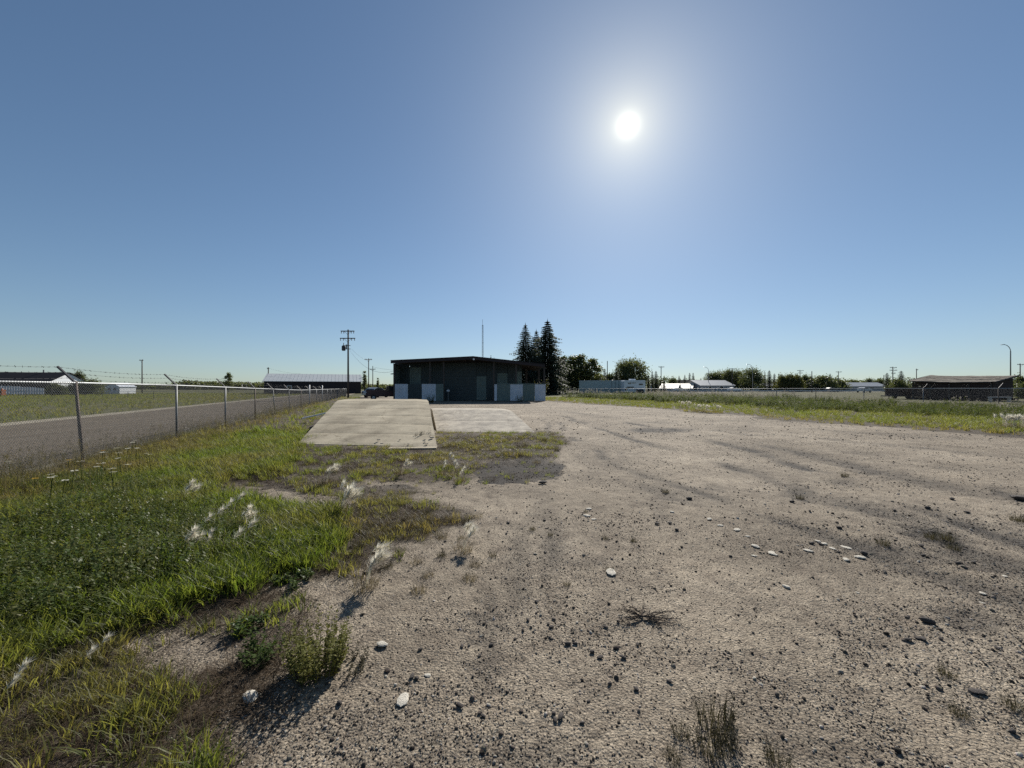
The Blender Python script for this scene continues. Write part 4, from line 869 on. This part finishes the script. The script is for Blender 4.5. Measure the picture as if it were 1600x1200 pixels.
street_lamp('arched street lamp above the grey bungalow', 1107, 573.5, 150, 1.3)
street_lamp('arched street lamp in front of the dense round tree', 1176, 569, 140, 1.6)
street_lamp('tall arched street lamp behind the right end of the plank shed', 1579, 538, 85, 1.5)
mast = thing('lattice_mast', 'tall slender lattice radio mast rising behind the shed', 'mast', (PX(754, 150), 150, 0)); hm = H_(508, 150)
for k in range(3):
    a = 2 * PI * k / 3; c_, s_ = .36 * math.cos(a), .36 * math.sin(a); mb = MB(); mb.tube([(c_, s_, 0), (c_ * .7, s_ * .7, hm)], .05, 5); mb.build('leg', M['galv'], mast)
mb = MB(); n_ = 34
for k in range(n_):
    z0, z1 = hm * k / n_, hm * (k + 1) / n_
    for q in range(3):
        a, b = 2 * PI * q / 3, 2 * PI * (q + 1) / 3; r0, r1_ = .36 * (1 - .3 * z0 / hm), .36 * (1 - .3 * z1 / hm); mb.tube([(r0 * math.cos(a), r0 * math.sin(a), z0), (r1_ * math.cos(b), r1_ * math.sin(b), z1)], .028, 4, False); mb.tube([(r1_ * math.cos(a), r1_ * math.sin(a), z1), (r1_ * math.cos(b), r1_ * math.sin(b), z1)], .025, 4, False)
mb.build('bracing', M['galv'], mast)
mb = MB(); mb.tube([(0, 0, hm - .5), (0, 0, H_(499, 150))], .05, 5); mb.build('antenna', M['galv'], mast)
def wire(label, A, B, sag, r=.012):
    A, B = Vector(A), Vector(B); pts = []
    for i in range(13): t = i / 12; p = A.lerp(B, t); p.z -= sag * 4 * t * (1 - t); pts.append(p)
    mb = MB(); mb.tube(pts, r, 4); tag(mb.build('overhead_wire', M['iron']), label, 'wire')
wire('slack service wire drooping from the tall utility pole towards the shed', P(547, 548, 58), P(614, 580, 46), 1.2, .012)
wire('upper wire running from the tall utility pole to the pole behind', P(549, 545, 58), P(580, 562, 92), .6, .014)
wire('thin wire running right from the shorter pole to the shed roof', P(585, 574, 110), P(640, 579, 112), .3, .02)
wire('thin overhead wire between the leaning pole and the barn roof', P(419, 575, 100), P(470, 584, 100), .3, .012)

# ------------------------------------------------------------------ trees
def quads(mb, c, s, r, flat=0.0):
    d = Vector((r.gauss(0, 1), r.gauss(0, 1), r.gauss(0, 1))).normalized(); e = d.cross(Vector((r.gauss(0, 1), r.gauss(0, 1), r.gauss(0, 1)))).normalized() * s * r.uniform(.5, .8); d = d * s * r.uniform(.7, 1.1)
    mb.add([c - d, c - e, c + d, c + e], [(0, 1, 2, 3)])
def decid(seed, h, w, lm, kind='round', nclu=60, nl=34, ls=.17):
    r = random.Random(seed); tr, cr = MB(), MB(); lean = r.uniform(-.1, .1)
    tr.tube([(0, 0, -.2), (lean * .5, 0, h * .25), (lean, .1, h * .6), (lean, 0, h * .9)], [h * .022, h * .017, h * .010, h * .003], 7)
    for k in range(nclu):
        u = r.random()
        if kind == 'round': z = h * (.18 + .80 * u); rad = w * .5 * math.sqrt(max(.05, 1 - ((u - .45) / .62) ** 2))
        elif kind == 'tall': z = h * (.10 + .88 * u); rad = w * .5 * min(1, (1.02 - u) * 3.0) * (.75 + .25 * r.random())
        else: z = h * (.03 + .93 * u); rad = w * .5 * min(1, (1.05 - u) * 1.8) * min(1, u * 4 + .4)
        a = r.uniform(0, 2 * PI); q = rad * math.sqrt(r.uniform(.15, 1)) * r.uniform(.75, 1.12); c = Vector((q * math.cos(a) + lean, q * math.sin(a), z)); b = Vector((lean * .8, 0, max(h * .15, z - q * .7 - .05 * h)))
        if k % 2 == 0: tr.tube([b, b.lerp(c, .5) + Vector((0, 0, .03 * h)), c], [h * .006, h * .004, h * .0015], 4, False)
        cs = w * r.uniform(.07, .13) if kind != 'column' else w * .16
        for _ in range(nl): quads(cr, c + Vector((r.gauss(0, 1), r.gauss(0, 1), r.gauss(0, .75))) * cs, ls * r.uniform(.7, 1.4), r)
    return tr, cr
def spruce_mb(seed, h, w, lv=26, nb=9, gap=.06, dens=6, full=False):
    r = random.Random(seed); tr, cr = MB(), MB(); tr.tube([(0, 0, -.2), (0, 0, h * .5), (0, 0, h * .99)], [h * .017, h * .011, .015], 6)
    for L_ in range(lv):
        u = gap + (1 - gap) * L_ / lv; z = h * u; R0 = w * .5 * (min(1, (1 - u) * 1.75) ** .85 if full else (1 - u) ** .62) * r.uniform(.78, 1.14) + .05
        for b in range(nb):
            a = 2 * PI * (b + r.random() * .8) / nb + L_; R_ = R0 * r.uniform(.6, 1.12); dr = R_ * r.uniform(.18, .42); dz = Vector((math.cos(a), math.sin(a), 0)); sd = Vector((-math.sin(a), math.cos(a), 0)); p0 = Vector((0, 0, z))
            if R_ > .5: tr.add([p0, p0 + sd * .02, p0 + dz * R_ * .8 + Vector((0, 0, -dr * .7))], [(0, 1, 2)])
            for k in range(dens):
                t = (k + .6 + r.random() * .5) / dens; c = p0 + dz * R_ * t + Vector((0, 0, -dr * t ** 1.3 + (.12 * R_ * max(0, t - .7)))); ww = R_ * .22 * (1.2 - t) + (.022 if full else .034) * w
                for s_ in (-1, 1):
                    q = c + sd * s_ * ww * r.uniform(.6, 1.2) + dz * ww * .5; cr.add([c + Vector((0, 0, .03)), c + dz * ww * .6, q + Vector((0, 0, -ww * r.uniform(.1, .6)))], [(0, 1, 2)])
                cr.add([c, c + dz * ww * .5, c + Vector((0, 0, -ww * r.uniform(.5, 1.1))) + dz * ww * .2], [(0, 1, 2)])
    for k in range(12): z = h * (.93 + .07 * k / 12); cr.add([(0, 0, z + .03 * h), (.02 * h * (1 - k / 12) + .02, 0, z - .01 * h), (-.02 * h * (1 - k / 12) - .02, .01, z)], [(0, 1, 2)])
    return tr, cr
KITS = {}
for i in range(3):
    KITS['round', i] = (decid(200 + i, 10, 11, None, 'round', 130, 46, .27), 10, 11); KITS['tall', i] = (decid(220 + i, 10, 3.6, None, 'tall', 90, 46, .18), 10, 3.6)
    KITS['bush', i] = (decid(240 + i, 4, 5, None, 'bush', 90, 44, .16), 4, 5); KITS['spruce', i] = (spruce_mb(260 + i, 10, 4.6), 10, 4.6)
KITS['column', 0] = (decid(281, 8, 1.5, None, 'column', 60, 36, .13), 8, 1.5)
LEAFM = dict(round='decid', tall='aspen', bush='decid', spruce='spruce', column='decid', olive='olive')
MESH = {}
def tree(name, label, kind, px, top, wpx, d, i=0, lm=None, rz=None, group=None, cat='tree'):
    (tr, cr), h0, w0 = KITS[kind, i % (3 if kind != 'column' else 1)]; lm = lm or LEAFM[kind]; key = (kind, i % 3, lm)
    if key not in MESH: MESH[key] = (tr.mesh('trunk', M['pale_bark'] if kind == 'tall' else M['bark']), cr.mesh('crown', M[lm]))
    root = thing(name, label, cat, (PX(px, d), d, -.05), 0, group); a = rnd.uniform(0, 6.28) if rz is None else rz
    sc_ = (H_(top, d) / h0); sw = wpx * d / F / w0
    for nm, me_ in zip(('trunk', 'crown'), MESH[key]):
        o = place(nm, me_, root, (0, 0, 0), a); o.scale = (sw, sw, sc_)
    return root
big = spruce_mb(300, 15, 6.2, 34, 12, .05, 8)
for nm, px, top, w, d, sd, lb_ in (('a', 821, 505, 60, 92, 301, 'tall dark spruce, the left one of three behind the shed'), ('b', 838, 515, 54, 96, 302, 'ragged spruce in the middle of three behind the shed, the lowest of them'), ('c', 855.5, 499, 80, 90, 303, 'tallest dark spruce, on the right of three behind the shed')):
    h_ = H_(top, d); t_, c_ = spruce_mb(sd, h_, w * d / F, 34, 10, .05, 7, True); root = thing('spruce_tree', lb_, 'tree', (PX(px, d), d, -.05)); t_.build('trunk', M['bark'], root); c_.build('crown', M['spruce'], root)
T = [('aspen_tree', 'tall pale green aspen touching the biggest spruce', 'tall', 880, 557, 30, 106, 0), ('aspen_tree', 'second aspen right of the biggest spruce', 'tall', 894, 556, 30, 108, 1), ('aspen_tree', 'tall aspen third in the row right of the spruces', 'tall', 908, 555, 32, 106, 2), ('aspen_tree', 'broad aspen ending the row on the right, with a pale rounded crown', 'tall', 925, 561, 34, 104, 0), ('shade_tree', 'leafy tree filling the gap behind the aspens, lower than they are', 'round', 902, 575, 50, 118, 1), ('shade_tree', 'low leafy tree behind the left end of the cargo container', 'bush', 935, 585, 34, 116, 2), ('shade_tree', 'low leafy tree right of the bare pole, filling the gap before the round tree', 'bush', 955, 586, 32, 122, 0),
     ('spruce_tree', 'small spruce between the aspens and the round tree', 'spruce', 945, 575, 16, 112, 1), ('spruce_tree', 'small spruce in front of the left side of the broad round tree', 'spruce', 963, 574, 18, 108, 2),
     ('broad_tree', 'broad round leafy tree above the camper trailer', 'round', 990, 566, 44, 120, 0), ('broad_tree', 'smaller leafy tree on the left shoulder of the broad round tree', 'round', 974, 568, 28, 122, 1),
     ('spruce_tree', 'narrow spruce right above the camper roof end', 'spruce', 1013, 584, 10, 118, 0), ('spruce_tree', 'tallest spruce of the clump right of the camper', 'spruce', 1019, 579, 13, 120, 1), ('spruce_tree', 'wide spruce at the right of the clump beside the camper', 'spruce', 1025, 579, 16, 122, 2), ('spruce_tree', 'small spruce just right of the pole near the camper', 'spruce', 1037.5, 589, 10, 130, 0), 
     ('shade_tree', 'low rounded tree above the pale roofed sheds', 'bush', 1051, 592, 18, 160, 0), ('spruce_tree', 'pointed spruce above the pale roofed sheds, left of a pair', 'spruce', 1061, 586, 10, 160, 1), ('spruce_tree', 'pointed spruce above the pale roofed sheds, right of a pair', 'spruce', 1070, 585, 9, 160, 2), ('spruce_tree', 'left of twin tall spruces behind the dark roofed house', 'spruce', 1077.5, 582, 11, 172, 0), ('spruce_tree', 'right of twin tall spruces behind the dark roofed house', 'spruce', 1083, 582, 11, 172, 1), ('spruce_tree', 'tiny spruce above the grey bungalow ridge', 'spruce', 1095, 590, 7, 175, 2), ('spruce_tree', 'small spruce left of the arched lamp above the grey bungalow', 'spruce', 1101, 588, 8, 175, 0),
     ('shade_tree', 'leafy tree behind the arched lamp above the grey bungalow', 'round', 1113, 584, 22, 168, 1), ('shade_tree', 'bushy tree behind the white bungalow end', 'round', 1127, 583, 24, 165, 2), ('shade_tree', 'leafy tree left of the utility pole near the two lamps', 'round', 1138, 580, 18, 160, 0), ('shade_tree', 'leafy tree right of the utility pole near the two lamps', 'round', 1152, 581, 24, 160, 1), ('shade_tree', 'dense wide tree behind the second arched lamp', 'round', 1173, 579, 34, 150, 2),
     ('spruce_tree', 'short dark spruce left of the dense spruce group', 'spruce', 1190, 590, 12, 160, 0), ('spruce_tree', 'slim tall spruce at the left of the dense group', 'spruce', 1195, 580, 9, 158, 1), ('spruce_tree', 'tallest wide spruce of the dense group', 'spruce', 1202, 578, 16, 158, 2), ('spruce_tree', 'rounder spruce right of the tallest in the dense group', 'spruce', 1210, 583, 14, 158, 0), ('spruce_tree', 'spruce standing off to the right of the dense group', 'spruce', 1217, 583, 10, 165, 1),
     ('olive_tree', 'round olive green tree, left of three before the pole', 'bush', 1222, 588, 22, 145, 0), ('olive_tree', 'round olive green tree in the middle of three before the pole', 'bush', 1234, 586, 24, 145, 1), ('olive_tree', 'round olive green tree at the right of three before the pole', 'bush', 1245, 587, 20, 145, 2), ('spruce_tree', 'spruce tip showing above the olive green trees', 'spruce', 1239, 584, 8, 160, 2), ('spruce_tree', 'second spruce tip above the olive green trees beside the pole', 'spruce', 1245.5, 582, 9, 160, 0), ('shade_tree', 'dark shrubby tree just right of the two armed pole', 'bush', 1257, 588, 20, 155, 0),
     ('shade_tree', 'dark shrubby tree behind the thin bare pole', 'bush', 1266, 589, 14, 155, 1), ('shade_tree', 'wide dark flat topped tree right of the thin bare pole', 'bush', 1285, 588, 40, 150, 2), ('spruce_tree', 'spruce rising from the wide flat topped tree', 'spruce', 1297, 583, 13, 150, 1), ('shade_tree', 'low dark tree left of the pole near the long roof', 'bush', 1313, 595, 26, 160, 0), ('shade_tree', 'low dark tree above the long grey roof', 'bush', 1332, 594, 24, 175, 1), ('spruce_tree', 'small spruce above the left of the long grey roof', 'spruce', 1330, 592, 8, 178, 2), ('shade_tree', 'light leafy tree above the long grey roof', 'bush', 1358, 592, 18, 180, 2), ('shade_tree', 'dark bush at the right end of the long grey roof', 'bush', 1374, 594, 18, 178, 0),
     ('spruce_tree', 'dark pointed spruce left of the three armed pole', 'spruce', 1386, 582, 16, 135, 0), ('spruce_tree', 'wide dark spruce right of the three armed pole', 'spruce', 1408, 579, 22, 130, 1), ('shade_tree', 'low shrub below the wide dark spruce', 'bush', 1402, 594, 24, 110, 2), ('shade_tree', 'dark leafy tree cut by the right edge of the picture', 'bush', 1594, 589, 26, 95, 0), ('shade_tree', 'dark bush between the plank shed and the right edge', 'bush', 1575, 597, 26, 70, 1), ('shade_tree', 'dark bushy thicket at the far right behind the fence', 'bush', 1604, 598, 30, 56, 2),
     ('spruce_tree', 'small spruce peeping over the shed roof', 'spruce', 767, 553, 10, 105, 1), ('spruce_tree', 'thin spruce top right of the small one over the shed roof', 'spruce', 772, 556, 4, 105, 2),
     ('column_poplar', 'slim dark poplar right of the barn', 'column', 569.5, 579, 7, 90, 0), ('column_poplar', 'slim dark poplar above the red pickup', 'column', 590.5, 590, 4.5, 100, 0), ('meadow_tree', 'small upright tree standing above the far woods at left', 'tall', 357, 582.5, 13, 140, 1), ('shade_tree', 'round bush right of the long barn end', 'bush', 124, 583, 20, 93, 0), ('shade_tree', 'dark spreading bush between the long barn and the white shed', 'bush', 143, 594, 34, 84, 1), ('shade_tree', 'low dark bush left of the small white shed', 'bush', 122, 597, 26, 86, 2), ('shade_tree', 'dark bush in front of the long barn wall', 'bush', 86, 600, 22, 80, 0), ('shade_tree', 'second dark bush beside the barn wall, nearer the gable', 'bush', 97, 603, 16, 79, 1)]
for nm, lb_, k, px, top, w, d, i in T: tree(nm, lb_, k, px, top, w, d, i, 'olive' if nm in ('olive_tree',) else None)
def woods(label, x0, x1, d, hf, seed, n=90):
    r = random.Random(seed); cr = MB()
    for k in range(n):
        px = r.uniform(x0, x1); h = hf(px) * r.uniform(.75, 1.1); x_ = PX(px, d); 
        for _ in range(70): z = h * r.random(); quads(cr, Vector((x_ + r.gauss(0, 2.2), d + r.gauss(0, 5), z)), .75 * r.uniform(.6, 1.3), r)
    tag(cr.build('far_woods', M['decid']), label, kind='stuff')
woods('dark line of far woods between the poles at left', 284, 432, 260, lambda p: 1.6 + float(np.interp(p, [284, 305, 340, 400, 432], [3.0, 4.6, 3.6, 2.6, 3.4])), 5, 110)
woods('low far woods on the horizon right of the white shed', 120, 300, 300, lambda p: 3.6, 6, 100)
woods('low far woods on the horizon behind the pickup', 556, 640, 300, lambda p: 3.6, 8, 50)
woods('low far woods along the right horizon', 1000, 1700, 330, lambda p: 8.0 + 1.5 * math.sin(p * .05) + math.sin(p * .17), 9, 330)
woods('low far woods on the horizon at the left edge', -500, 120, 330, lambda p: 4.0, 10, 150)

# ------------------------------------------------------------------ single plants of the verge and yard
def foxtail(seed, nplume=8, h=.26):
    r = random.Random(seed); bl = clump('f', 110, h * .95, .10, .0035, M['dry'], .7, 3, seed); heads = []
    for k in range(nplume):
        a = r.uniform(-1.2, 1.8); q = .05 + .10 * r.random(); p = Vector((q * math.cos(a), q * math.sin(a), h * r.uniform(.75, 1.05))); dirv = Vector((.55 + r.uniform(-.3, .3), .2 + r.uniform(-.3, .3), .65)).normalized(); mb = MB()
        for _ in range(70):
            t = r.random(); b = p + dirv * (.08 * t); d = (dirv + Vector((r.gauss(0, .33), r.gauss(0, .33), r.gauss(0, .33)))).normalized() * (.06 + .04 * r.random()); s_ = d.cross(Vector((0, 0, 1))).normalized() * .0028
            mb.add([b - s_, b + s_, b + d], [(0, 1, 2)])
        st = MB(); st.tube([(q * .2 * math.cos(a), q * .2 * math.sin(a), 0), p * .6 + Vector((0, 0, .06)), p], .0014, 3, False); mb.add(st.v, st.f); heads.append(mb.mesh('plume', M['plume']))
    return bl.mesh('blades', M['dry']), heads
FOX = [foxtail(400, 9), foxtail(410, 5), foxtail(420, 2), foxtail(430, 14, .30)]
def put_fox(px, py, kind, s, label, group=None):
    x, y = G(px, py); root = thing('foxtail_grass', label, 'grass tuft', (x, y, gz(x, y) - .01), rnd.uniform(-.4, .4), group); root.scale = (s * 1.0, s * 1.0, s * .75)
    bm_, hs = FOX[kind]; place('blades', bm_, root)
    for h_ in hs: place('plume', h_, root)
put_fox(568, 918, 0, 1.15, 'foxtail tuft with big white plumes casting a long shadow on bare gravel')
put_fox(530, 806, 3, 1.25, 'fullest cluster of white foxtail plumes on the grass edge')
put_fox(508, 757, 0, 1.2, 'white foxtail plumes in the grass just below the tall ramp')
put_fox(287, 792, 1, 1.25, 'white foxtail tuft standing alone in green grass nearest the fence')
put_fox(722, 862, 0, .95, 'foxtail tuft with drooping white plumes farthest out on the gravel')
put_fox(14, 1092, 2, .62, 'foxtail with two white plumes in the bottom left corner'); put_fox(148, 1035, 2, .55, 'single drooping foxtail plume in dry grass above the bottom left corner')
for px, py, k, s in ((330, 836, 2, 1.0), (362, 812, 2, 1.1), (386, 830, 1, 1.1), (376, 864, 2, 1.1), (293, 872, 1, 1.1), (318, 868, 2, .8)): put_fox(px, py, k, s, 'small white foxtail plumes scattered in the middle of the green grass', 'foxtails in the green grass')
for px, py, k, s in ((627, 742, 1, 1.1), (690, 742, 2, 1.0), (706, 745, 2, 1.1), (700, 731, 2, 1.1), (718, 752, 2, 1.0)): put_fox(px, py, k, s, 'small pale foxtail plumes on the weedy strip below the low ramp', 'foxtails below the ramps')
for px, py, s in ((1566, 672, 2.6), (1580, 673, 2.8), (1594, 672, 2.6), (1608, 673, 2.6)): put_fox(px, py, 3, s * .66, 'pale cream foxtail clump massed in the grass strip at the right edge', 'cream foxtails at the right edge')
for px, py, s in ((1062, 638, 2.6), (1072, 638, 2.6), (1088, 644, 2.4), (1100, 645, 2.4), (1118, 645, 2.2)): put_fox(px, py, 3, s * .66, 'pale foxtail clump on the far part of the right grass strip', 'pale foxtails on the far right strip')

def tuft(seed, n, h, sp, w, m, lean=.8): return clump('t', n, h, sp, w, m, lean, 3, seed)
TUFT = [tuft(500 + i, 120, .17, .07, .0026, None, .8).mesh('blades', M['weed_dark']) for i in range(3)] + [tuft(510 + i, 110, .17, .10, .0028, None, .9).mesh('blades', M['dry']) for i in range(2)]
def tleaf(seed): st, lf, _ = leafy(9, .10, .09, .022, 7, seed); return merged('leaves', [(st, M['deadwood']), (lf, M['weed_dark'])])
TL = [tleaf(520 + i) for i in range(3)]
def put_tuft(px, py, i, s, label, group=None, leafs=True):
    x, y = G(px, py); root = thing('weed_tuft', label, 'weed tuft', (x, y, gz(x, y) - .006), rnd.uniform(0, 6.28), group); root.scale = (s, s, s)
    place('blades', TUFT[i % 5], root)
    if leafs: place('leaves', TL[i % 3], root)
put_tuft(1118, 1140, 0, 1.15, 'dark wispy weed, tallest of the cluster at the bottom of the yard'); put_tuft(1112, 1180, 1, .8, 'dark leafy weed at the bottom edge below the tallest wispy one'); put_tuft(1064, 1152, 2, .5, 'small dark weed left of the bottom edge cluster')
put_tuft(1135, 1165, 2, .6, 'dark weed on the right of the bottom edge cluster'); put_tuft(1052, 1190, 1, .45, 'tiny dark weed at the bottom edge under the small one'); put_tuft(1214, 1196, 0, .6, 'dark weed cut by the bottom edge, right of the cluster')
put_tuft(1480, 1058, 0, .5, 'grey wispy weed near the right bottom corner'); put_tuft(1500, 1120, 2, .5, 'grey weed below the wispy one near the right bottom corner'); put_tuft(1586, 1108, 1, .6, 'dark weed touching the right edge near the bottom')
for px, py, s in ((945, 842, .45), (990, 848, .45), (952, 892, .4), (885, 916, .4), (832, 828, .5), (860, 836, .4), (915, 800, .35)): put_tuft(px, py, int(px) % 3, s, 'small dark weed tuft on the open gravel in the middle of the yard', 'weed tufts on the open gravel')
for px, py, s in ((1040, 768, .7), (1480, 842, .9), (1455, 838, .8), (1380, 850, .7), (1490, 856, .7), (1590, 815, .9), (1320, 744, .8), (1250, 778, .7)): put_tuft(px, py, int(px) % 3, s, 'low dark weed in the damp ruts on the right of the yard', 'weeds in the right ruts')
for px, py, s in ((590, 838, .8), (632, 842, .6), (660, 838, .7), (690, 842, .6), (722, 842, .55), (745, 808, .7), (728, 816, .8), (700, 812, .9), (690, 870, .6), (650, 880, .6), (668, 902, .5), (735, 905, .6), (742, 884, .5), (620, 868, .7), (606, 888, .7), (770, 870, .5), (655, 925, .6), (600, 820, .9), (640, 812, 1.0), (570, 830, .9), (560, 855, .9), (820, 700, .9), (850, 690, 1.0), (870, 705, .9), (838, 722, .9), (862, 680, 1.0)):
    w_ = 'beside the dark soil patch below the low ramp' if px >= 800 else 'farthest out on the gravel near the last foxtail' if px >= 720 else 'on the gravel below the brown weedy edge' if py > 850 else 'along the upper weedy edge right of the foxtails'
    put_tuft(px, py, 3 + int(px) % 2 if int(py) % 3 else int(px) % 3, s, 'brownish wiry grass tuft ' + w_, 'brown tufts ' + w_)
# the upright shrub, leafy plants, the sprawling dead weed
def shrub(px, py, h, sp, n, lsz, seed, label, lm='shrubleaf', nm='small_shrub'):
    x, y = G(px, py); root = thing(nm, label, 'shrub', (x, y, gz(x, y) - .01)); st, lf, _ = leafy(n, h, sp, lsz, 26, seed); st.build('stems', M['deadwood'], root); lf.build('leaves', M[lm], root)
shrub(498, 1046, .27, .13, 105, .027, 601, 'upright yellow green shrub on gravel with a long shadow behind it')
shrub(404, 1030, .17, .10, 18, .035, 602, 'low leafy green plant left of the upright shrub', 'weed')
shrub(394, 985, .10, .09, 12, .045, 603, 'broad leaved dark plant at the edge of the bare patch', 'broad', 'leafy_plant'); shrub(456, 912, .10, .12, 12, .05, 604, 'low dark plant with pale leaves above the shrub', 'broad', 'leafy_plant')
shrub(555, 1040, .09, .10, 14, .018, 605, 'low reddish brown weed just right of the upright shrub', 'weed_dark', 'leafy_plant'); shrub(660, 690, .32, .22, 26, .05, 606, 'grey dry shrub growing on the right front corner of the tall ramp', 'weed_dark')
shrub(672, 630, .95, .4, 26, .12, 607, 'dark bush against the white sheets of the shed', 'weed', 'green_bush'); shrub(812, 628.2, .7, .4, 20, .12, 608, 'low weed against the right white sheet of the shed', 'weed', 'green_bush')
for px, py, d in ((820, 597, 52), (840, 597, 53), (846, 600, 52)):
    root = thing('green_bush', 'pale tall weed showing over the right end sheets of the shed', 'shrub', (PX(px, d), d, 0), 0, 'pale weeds behind the shed sheets'); st, lf, _ = leafy(16, H_(592, d), .5, .17, 26, px); st.build('stems', M['deadwood'], root); lf.build('leaves', M['shrubleaf'], root)
x, y = G(1004, 968); dw = thing('dead_weed', 'flat sprawling dead weed with dark wiry stems on the gravel', 'dead weed', (x, y, gz(x, y) + .004)); r_ = random.Random(9)
for k in range(15):
    a = r_.uniform(0, 2 * PI); mb = MB(); L_ = r_.uniform(.10, .24); pts = [Vector((0, 0, .012))]
    for i in range(1, 6): a += r_.uniform(-.3, .3); pts.append(pts[-1] + Vector((math.cos(a), math.sin(a) * .8, r_.uniform(-.15, .2))) * L_ / 5)
    mb.tube(pts, [.0035, .003, .003, .0025, .002, .001], 4)
    for i in range(1, 6):
        for _ in range(3): b = a + r_.uniform(-1.4, 1.4); mb.tube([pts[i], pts[i] + Vector((math.cos(b), math.sin(b), r_.uniform(0, .5))) * .035], [.002, .001], 3, False)
    mb.build('stem', M['deadwood'], dw)

# yarrow by the fence
def yarrow(seed, yellow=False):
    r = random.Random(seed); st, hd = MB(), MB(); h = .38; st.tube([(0, 0, 0), (.01, .01, h * .5), (.03, .01, h)], .003, 4, False)
    for k in range(26): a = r.uniform(0, 6.28); q = .035 * math.sqrt(r.random()); c = Vector((.03 + q * math.cos(a), .01 + q * math.sin(a), h + .008 * r.random())); hd.add([c + Vector((.009, 0, 0)), c + Vector((0, .009, .002)), c - Vector((.009, 0, 0)), c - Vector((0, .009, 0))], [(0, 1, 2, 3)])
    return st.mesh('stem', M['weed']), hd.mesh('flower_head', M['petal_yellow' if yellow else 'petal'])
YA = [yarrow(i) for i in range(3)]; YY = yarrow(9, True)
for px, py in ((18, 742), (160, 720), (187, 716), (196, 714), (212, 708), (218, 713), (190, 726), (182, 732), (237, 724), (130, 745), (155, 752), (162, 756), (205, 756), (175, 758), (180, 768), (80, 758), (110, 760), (95, 778), (75, 782), (213, 700), (204, 703), (232, 716)):
    x, y = G(px, py + 26); root = thing('yarrow_flower', 'flat white flower head among the grass by the first fence posts', 'flower', (x, y, gz(x, y)), rnd.random() * 6, 'white flowers along the fence' if px < 185 else 'white flowers right of the leaning post'); root['label'] = 'flat white flower head left of or at the foot of the leaning fence post' if px < 185 else 'flat white flower head in dry grass right of the leaning fence post'; a, b = YA[px % 3]; s_ = rnd.uniform(.9, 1.3); root.scale = (s_, s_, s_); place('stem', a, root); place('flower_head', b, root)
for px, py in ((104, 732), (50, 770), (158, 712)):
    x, y = G(px, py + 26); root = thing('yellow_flower', 'yellow flower head near the foot of the leaning fence post', 'flower', (x, y, gz(x, y)), 0, 'yellow flowers by the fence post'); place('stem', YY[0], root); place('flower_head', YY[1], root)

# stones one can point at
def stone_me(seed, m):
    me = pebble_mesh(seed); me.materials.clear(); me.materials.append(m); return me
SP_ = [stone_me(700 + i, M['stone_pale']) for i in range(4)]; SDk = [stone_me(720 + i, M['stone_dark']) for i in range(5)]
def stone(px, py, wpx, dark, label, flat=.55, group=None, k=0, lift=.25):
    x, y = G(px, py); s = wpx * y / F; me = (SDk[k % 5] if dark else SP_[k % 4]); o = place('stone', me, None, (x, y, gz(x, y) + s * flat * lift), rnd.random() * 6.28); o.scale = (s, s * .85, s * flat); tag(o, label, 'stone', group)
stone(390, 1092, 34, 0, 'largest pale flat stone, half sunk near the bottom left grass', .5, k=0); stone(597, 1008, 19, 0, 'pale stone right of the upright shrub', .5, k=1); stone(630, 1093, 26, 0, 'flat pale stone below the pale stone beside the shrub', .3, k=2); stone(668, 1055, 14, 0, 'small pale flat stone between two larger ones in the lower middle', .3, k=3)
stone(1448, 974, 18, 1, 'dark rounded stone, biggest on the right of the yard', .7, k=0); stone(1435, 1001, 11, 1, 'small dark stone just below the biggest dark one', .6, k=1); stone(1526, 1084, 24, 1, 'flat dark clod near the right bottom corner', .35, k=2); stone(994, 1079, 10, 1, 'dark stone in the middle of the lower gravel', .9, k=3); stone(876, 1122, 13, 1, 'dark rough clod at lower middle, left of the wispy weeds', .9, k=4); stone(925, 1021, 10, 1, 'dark stone with a smaller one beside it left of the dead weed', .9, k=1)
stone(1374, 1194, 14, 1, 'dark stone cut by the bottom edge', .6, k=2); stone(1229, 919, 12, 0, 'bright pale pebble on the gravel right of the dead weed', .5, k=1); stone(955, 896, 22, 0, 'long flat pale stone above the dead weed', .3, k=2); stone(1596, 781, 22, 1, 'dark lump of earth at the right edge of the yard', .8, k=3); stone(1350, 866, 12, 1, 'dark stone on top of the pale stone scatter', .9, k=0); stone(848, 755, 12, 1, 'dark stone below the dark soil patch', .8, k=4)
for i, (px, py, w) in enumerate(((920, 795, 12), (917, 806, 12), (928, 812, 8), (1050, 800, 10), (1108, 812, 12), (1126, 822, 10), (1152, 830, 12), (1168, 840, 10), (1180, 856, 16), (1178, 870, 9), (1206, 866, 14), (1278, 847, 12), (1288, 851, 13), (1301, 859, 11), (1322, 855, 14), (1322, 876, 16), (1344, 872, 18), (1262, 862, 14), (1208, 868, 12), (1340, 928, 8), (1536, 925, 13), (1534, 938, 8), (1570, 900, 8))):
    stone(px, py, w, 0, 'flat pale pebble in the loose scatter across the middle right gravel', .3, 'pale pebbles on the middle right gravel', i)
hubs = [(rnd.uniform(640, 1580), rnd.uniform(800, 1190)) for _ in range(16)]
for i in range(90):
    hx, hy = hubs[i % 16]; px, py = rnd.gauss(hx, 70), min(1197, max(775, rnd.gauss(hy, 38)))
    x, y = G(px, py)
    if float(veg_level(np.array([x]), np.array([y]))[0]) > .25: continue
    where = 'between the weedy edge and the dead weed' if px < 960 and py < 1000 else 'on the bare gravel along the bottom, left of the wispy weeds' if px < 1080 and py >= 1000 else 'on the gravel of the bottom right corner' if py >= 1000 else 'among the pale pebbles at middle right' if py < 920 else 'between the dead weed and the right edge'
    stone(px, py, rnd.uniform(4.5, 9) * (1 + .3 * (py > 1000)), 1, 'small dark clod ' + where, .8, 'dark clods ' + where, i)
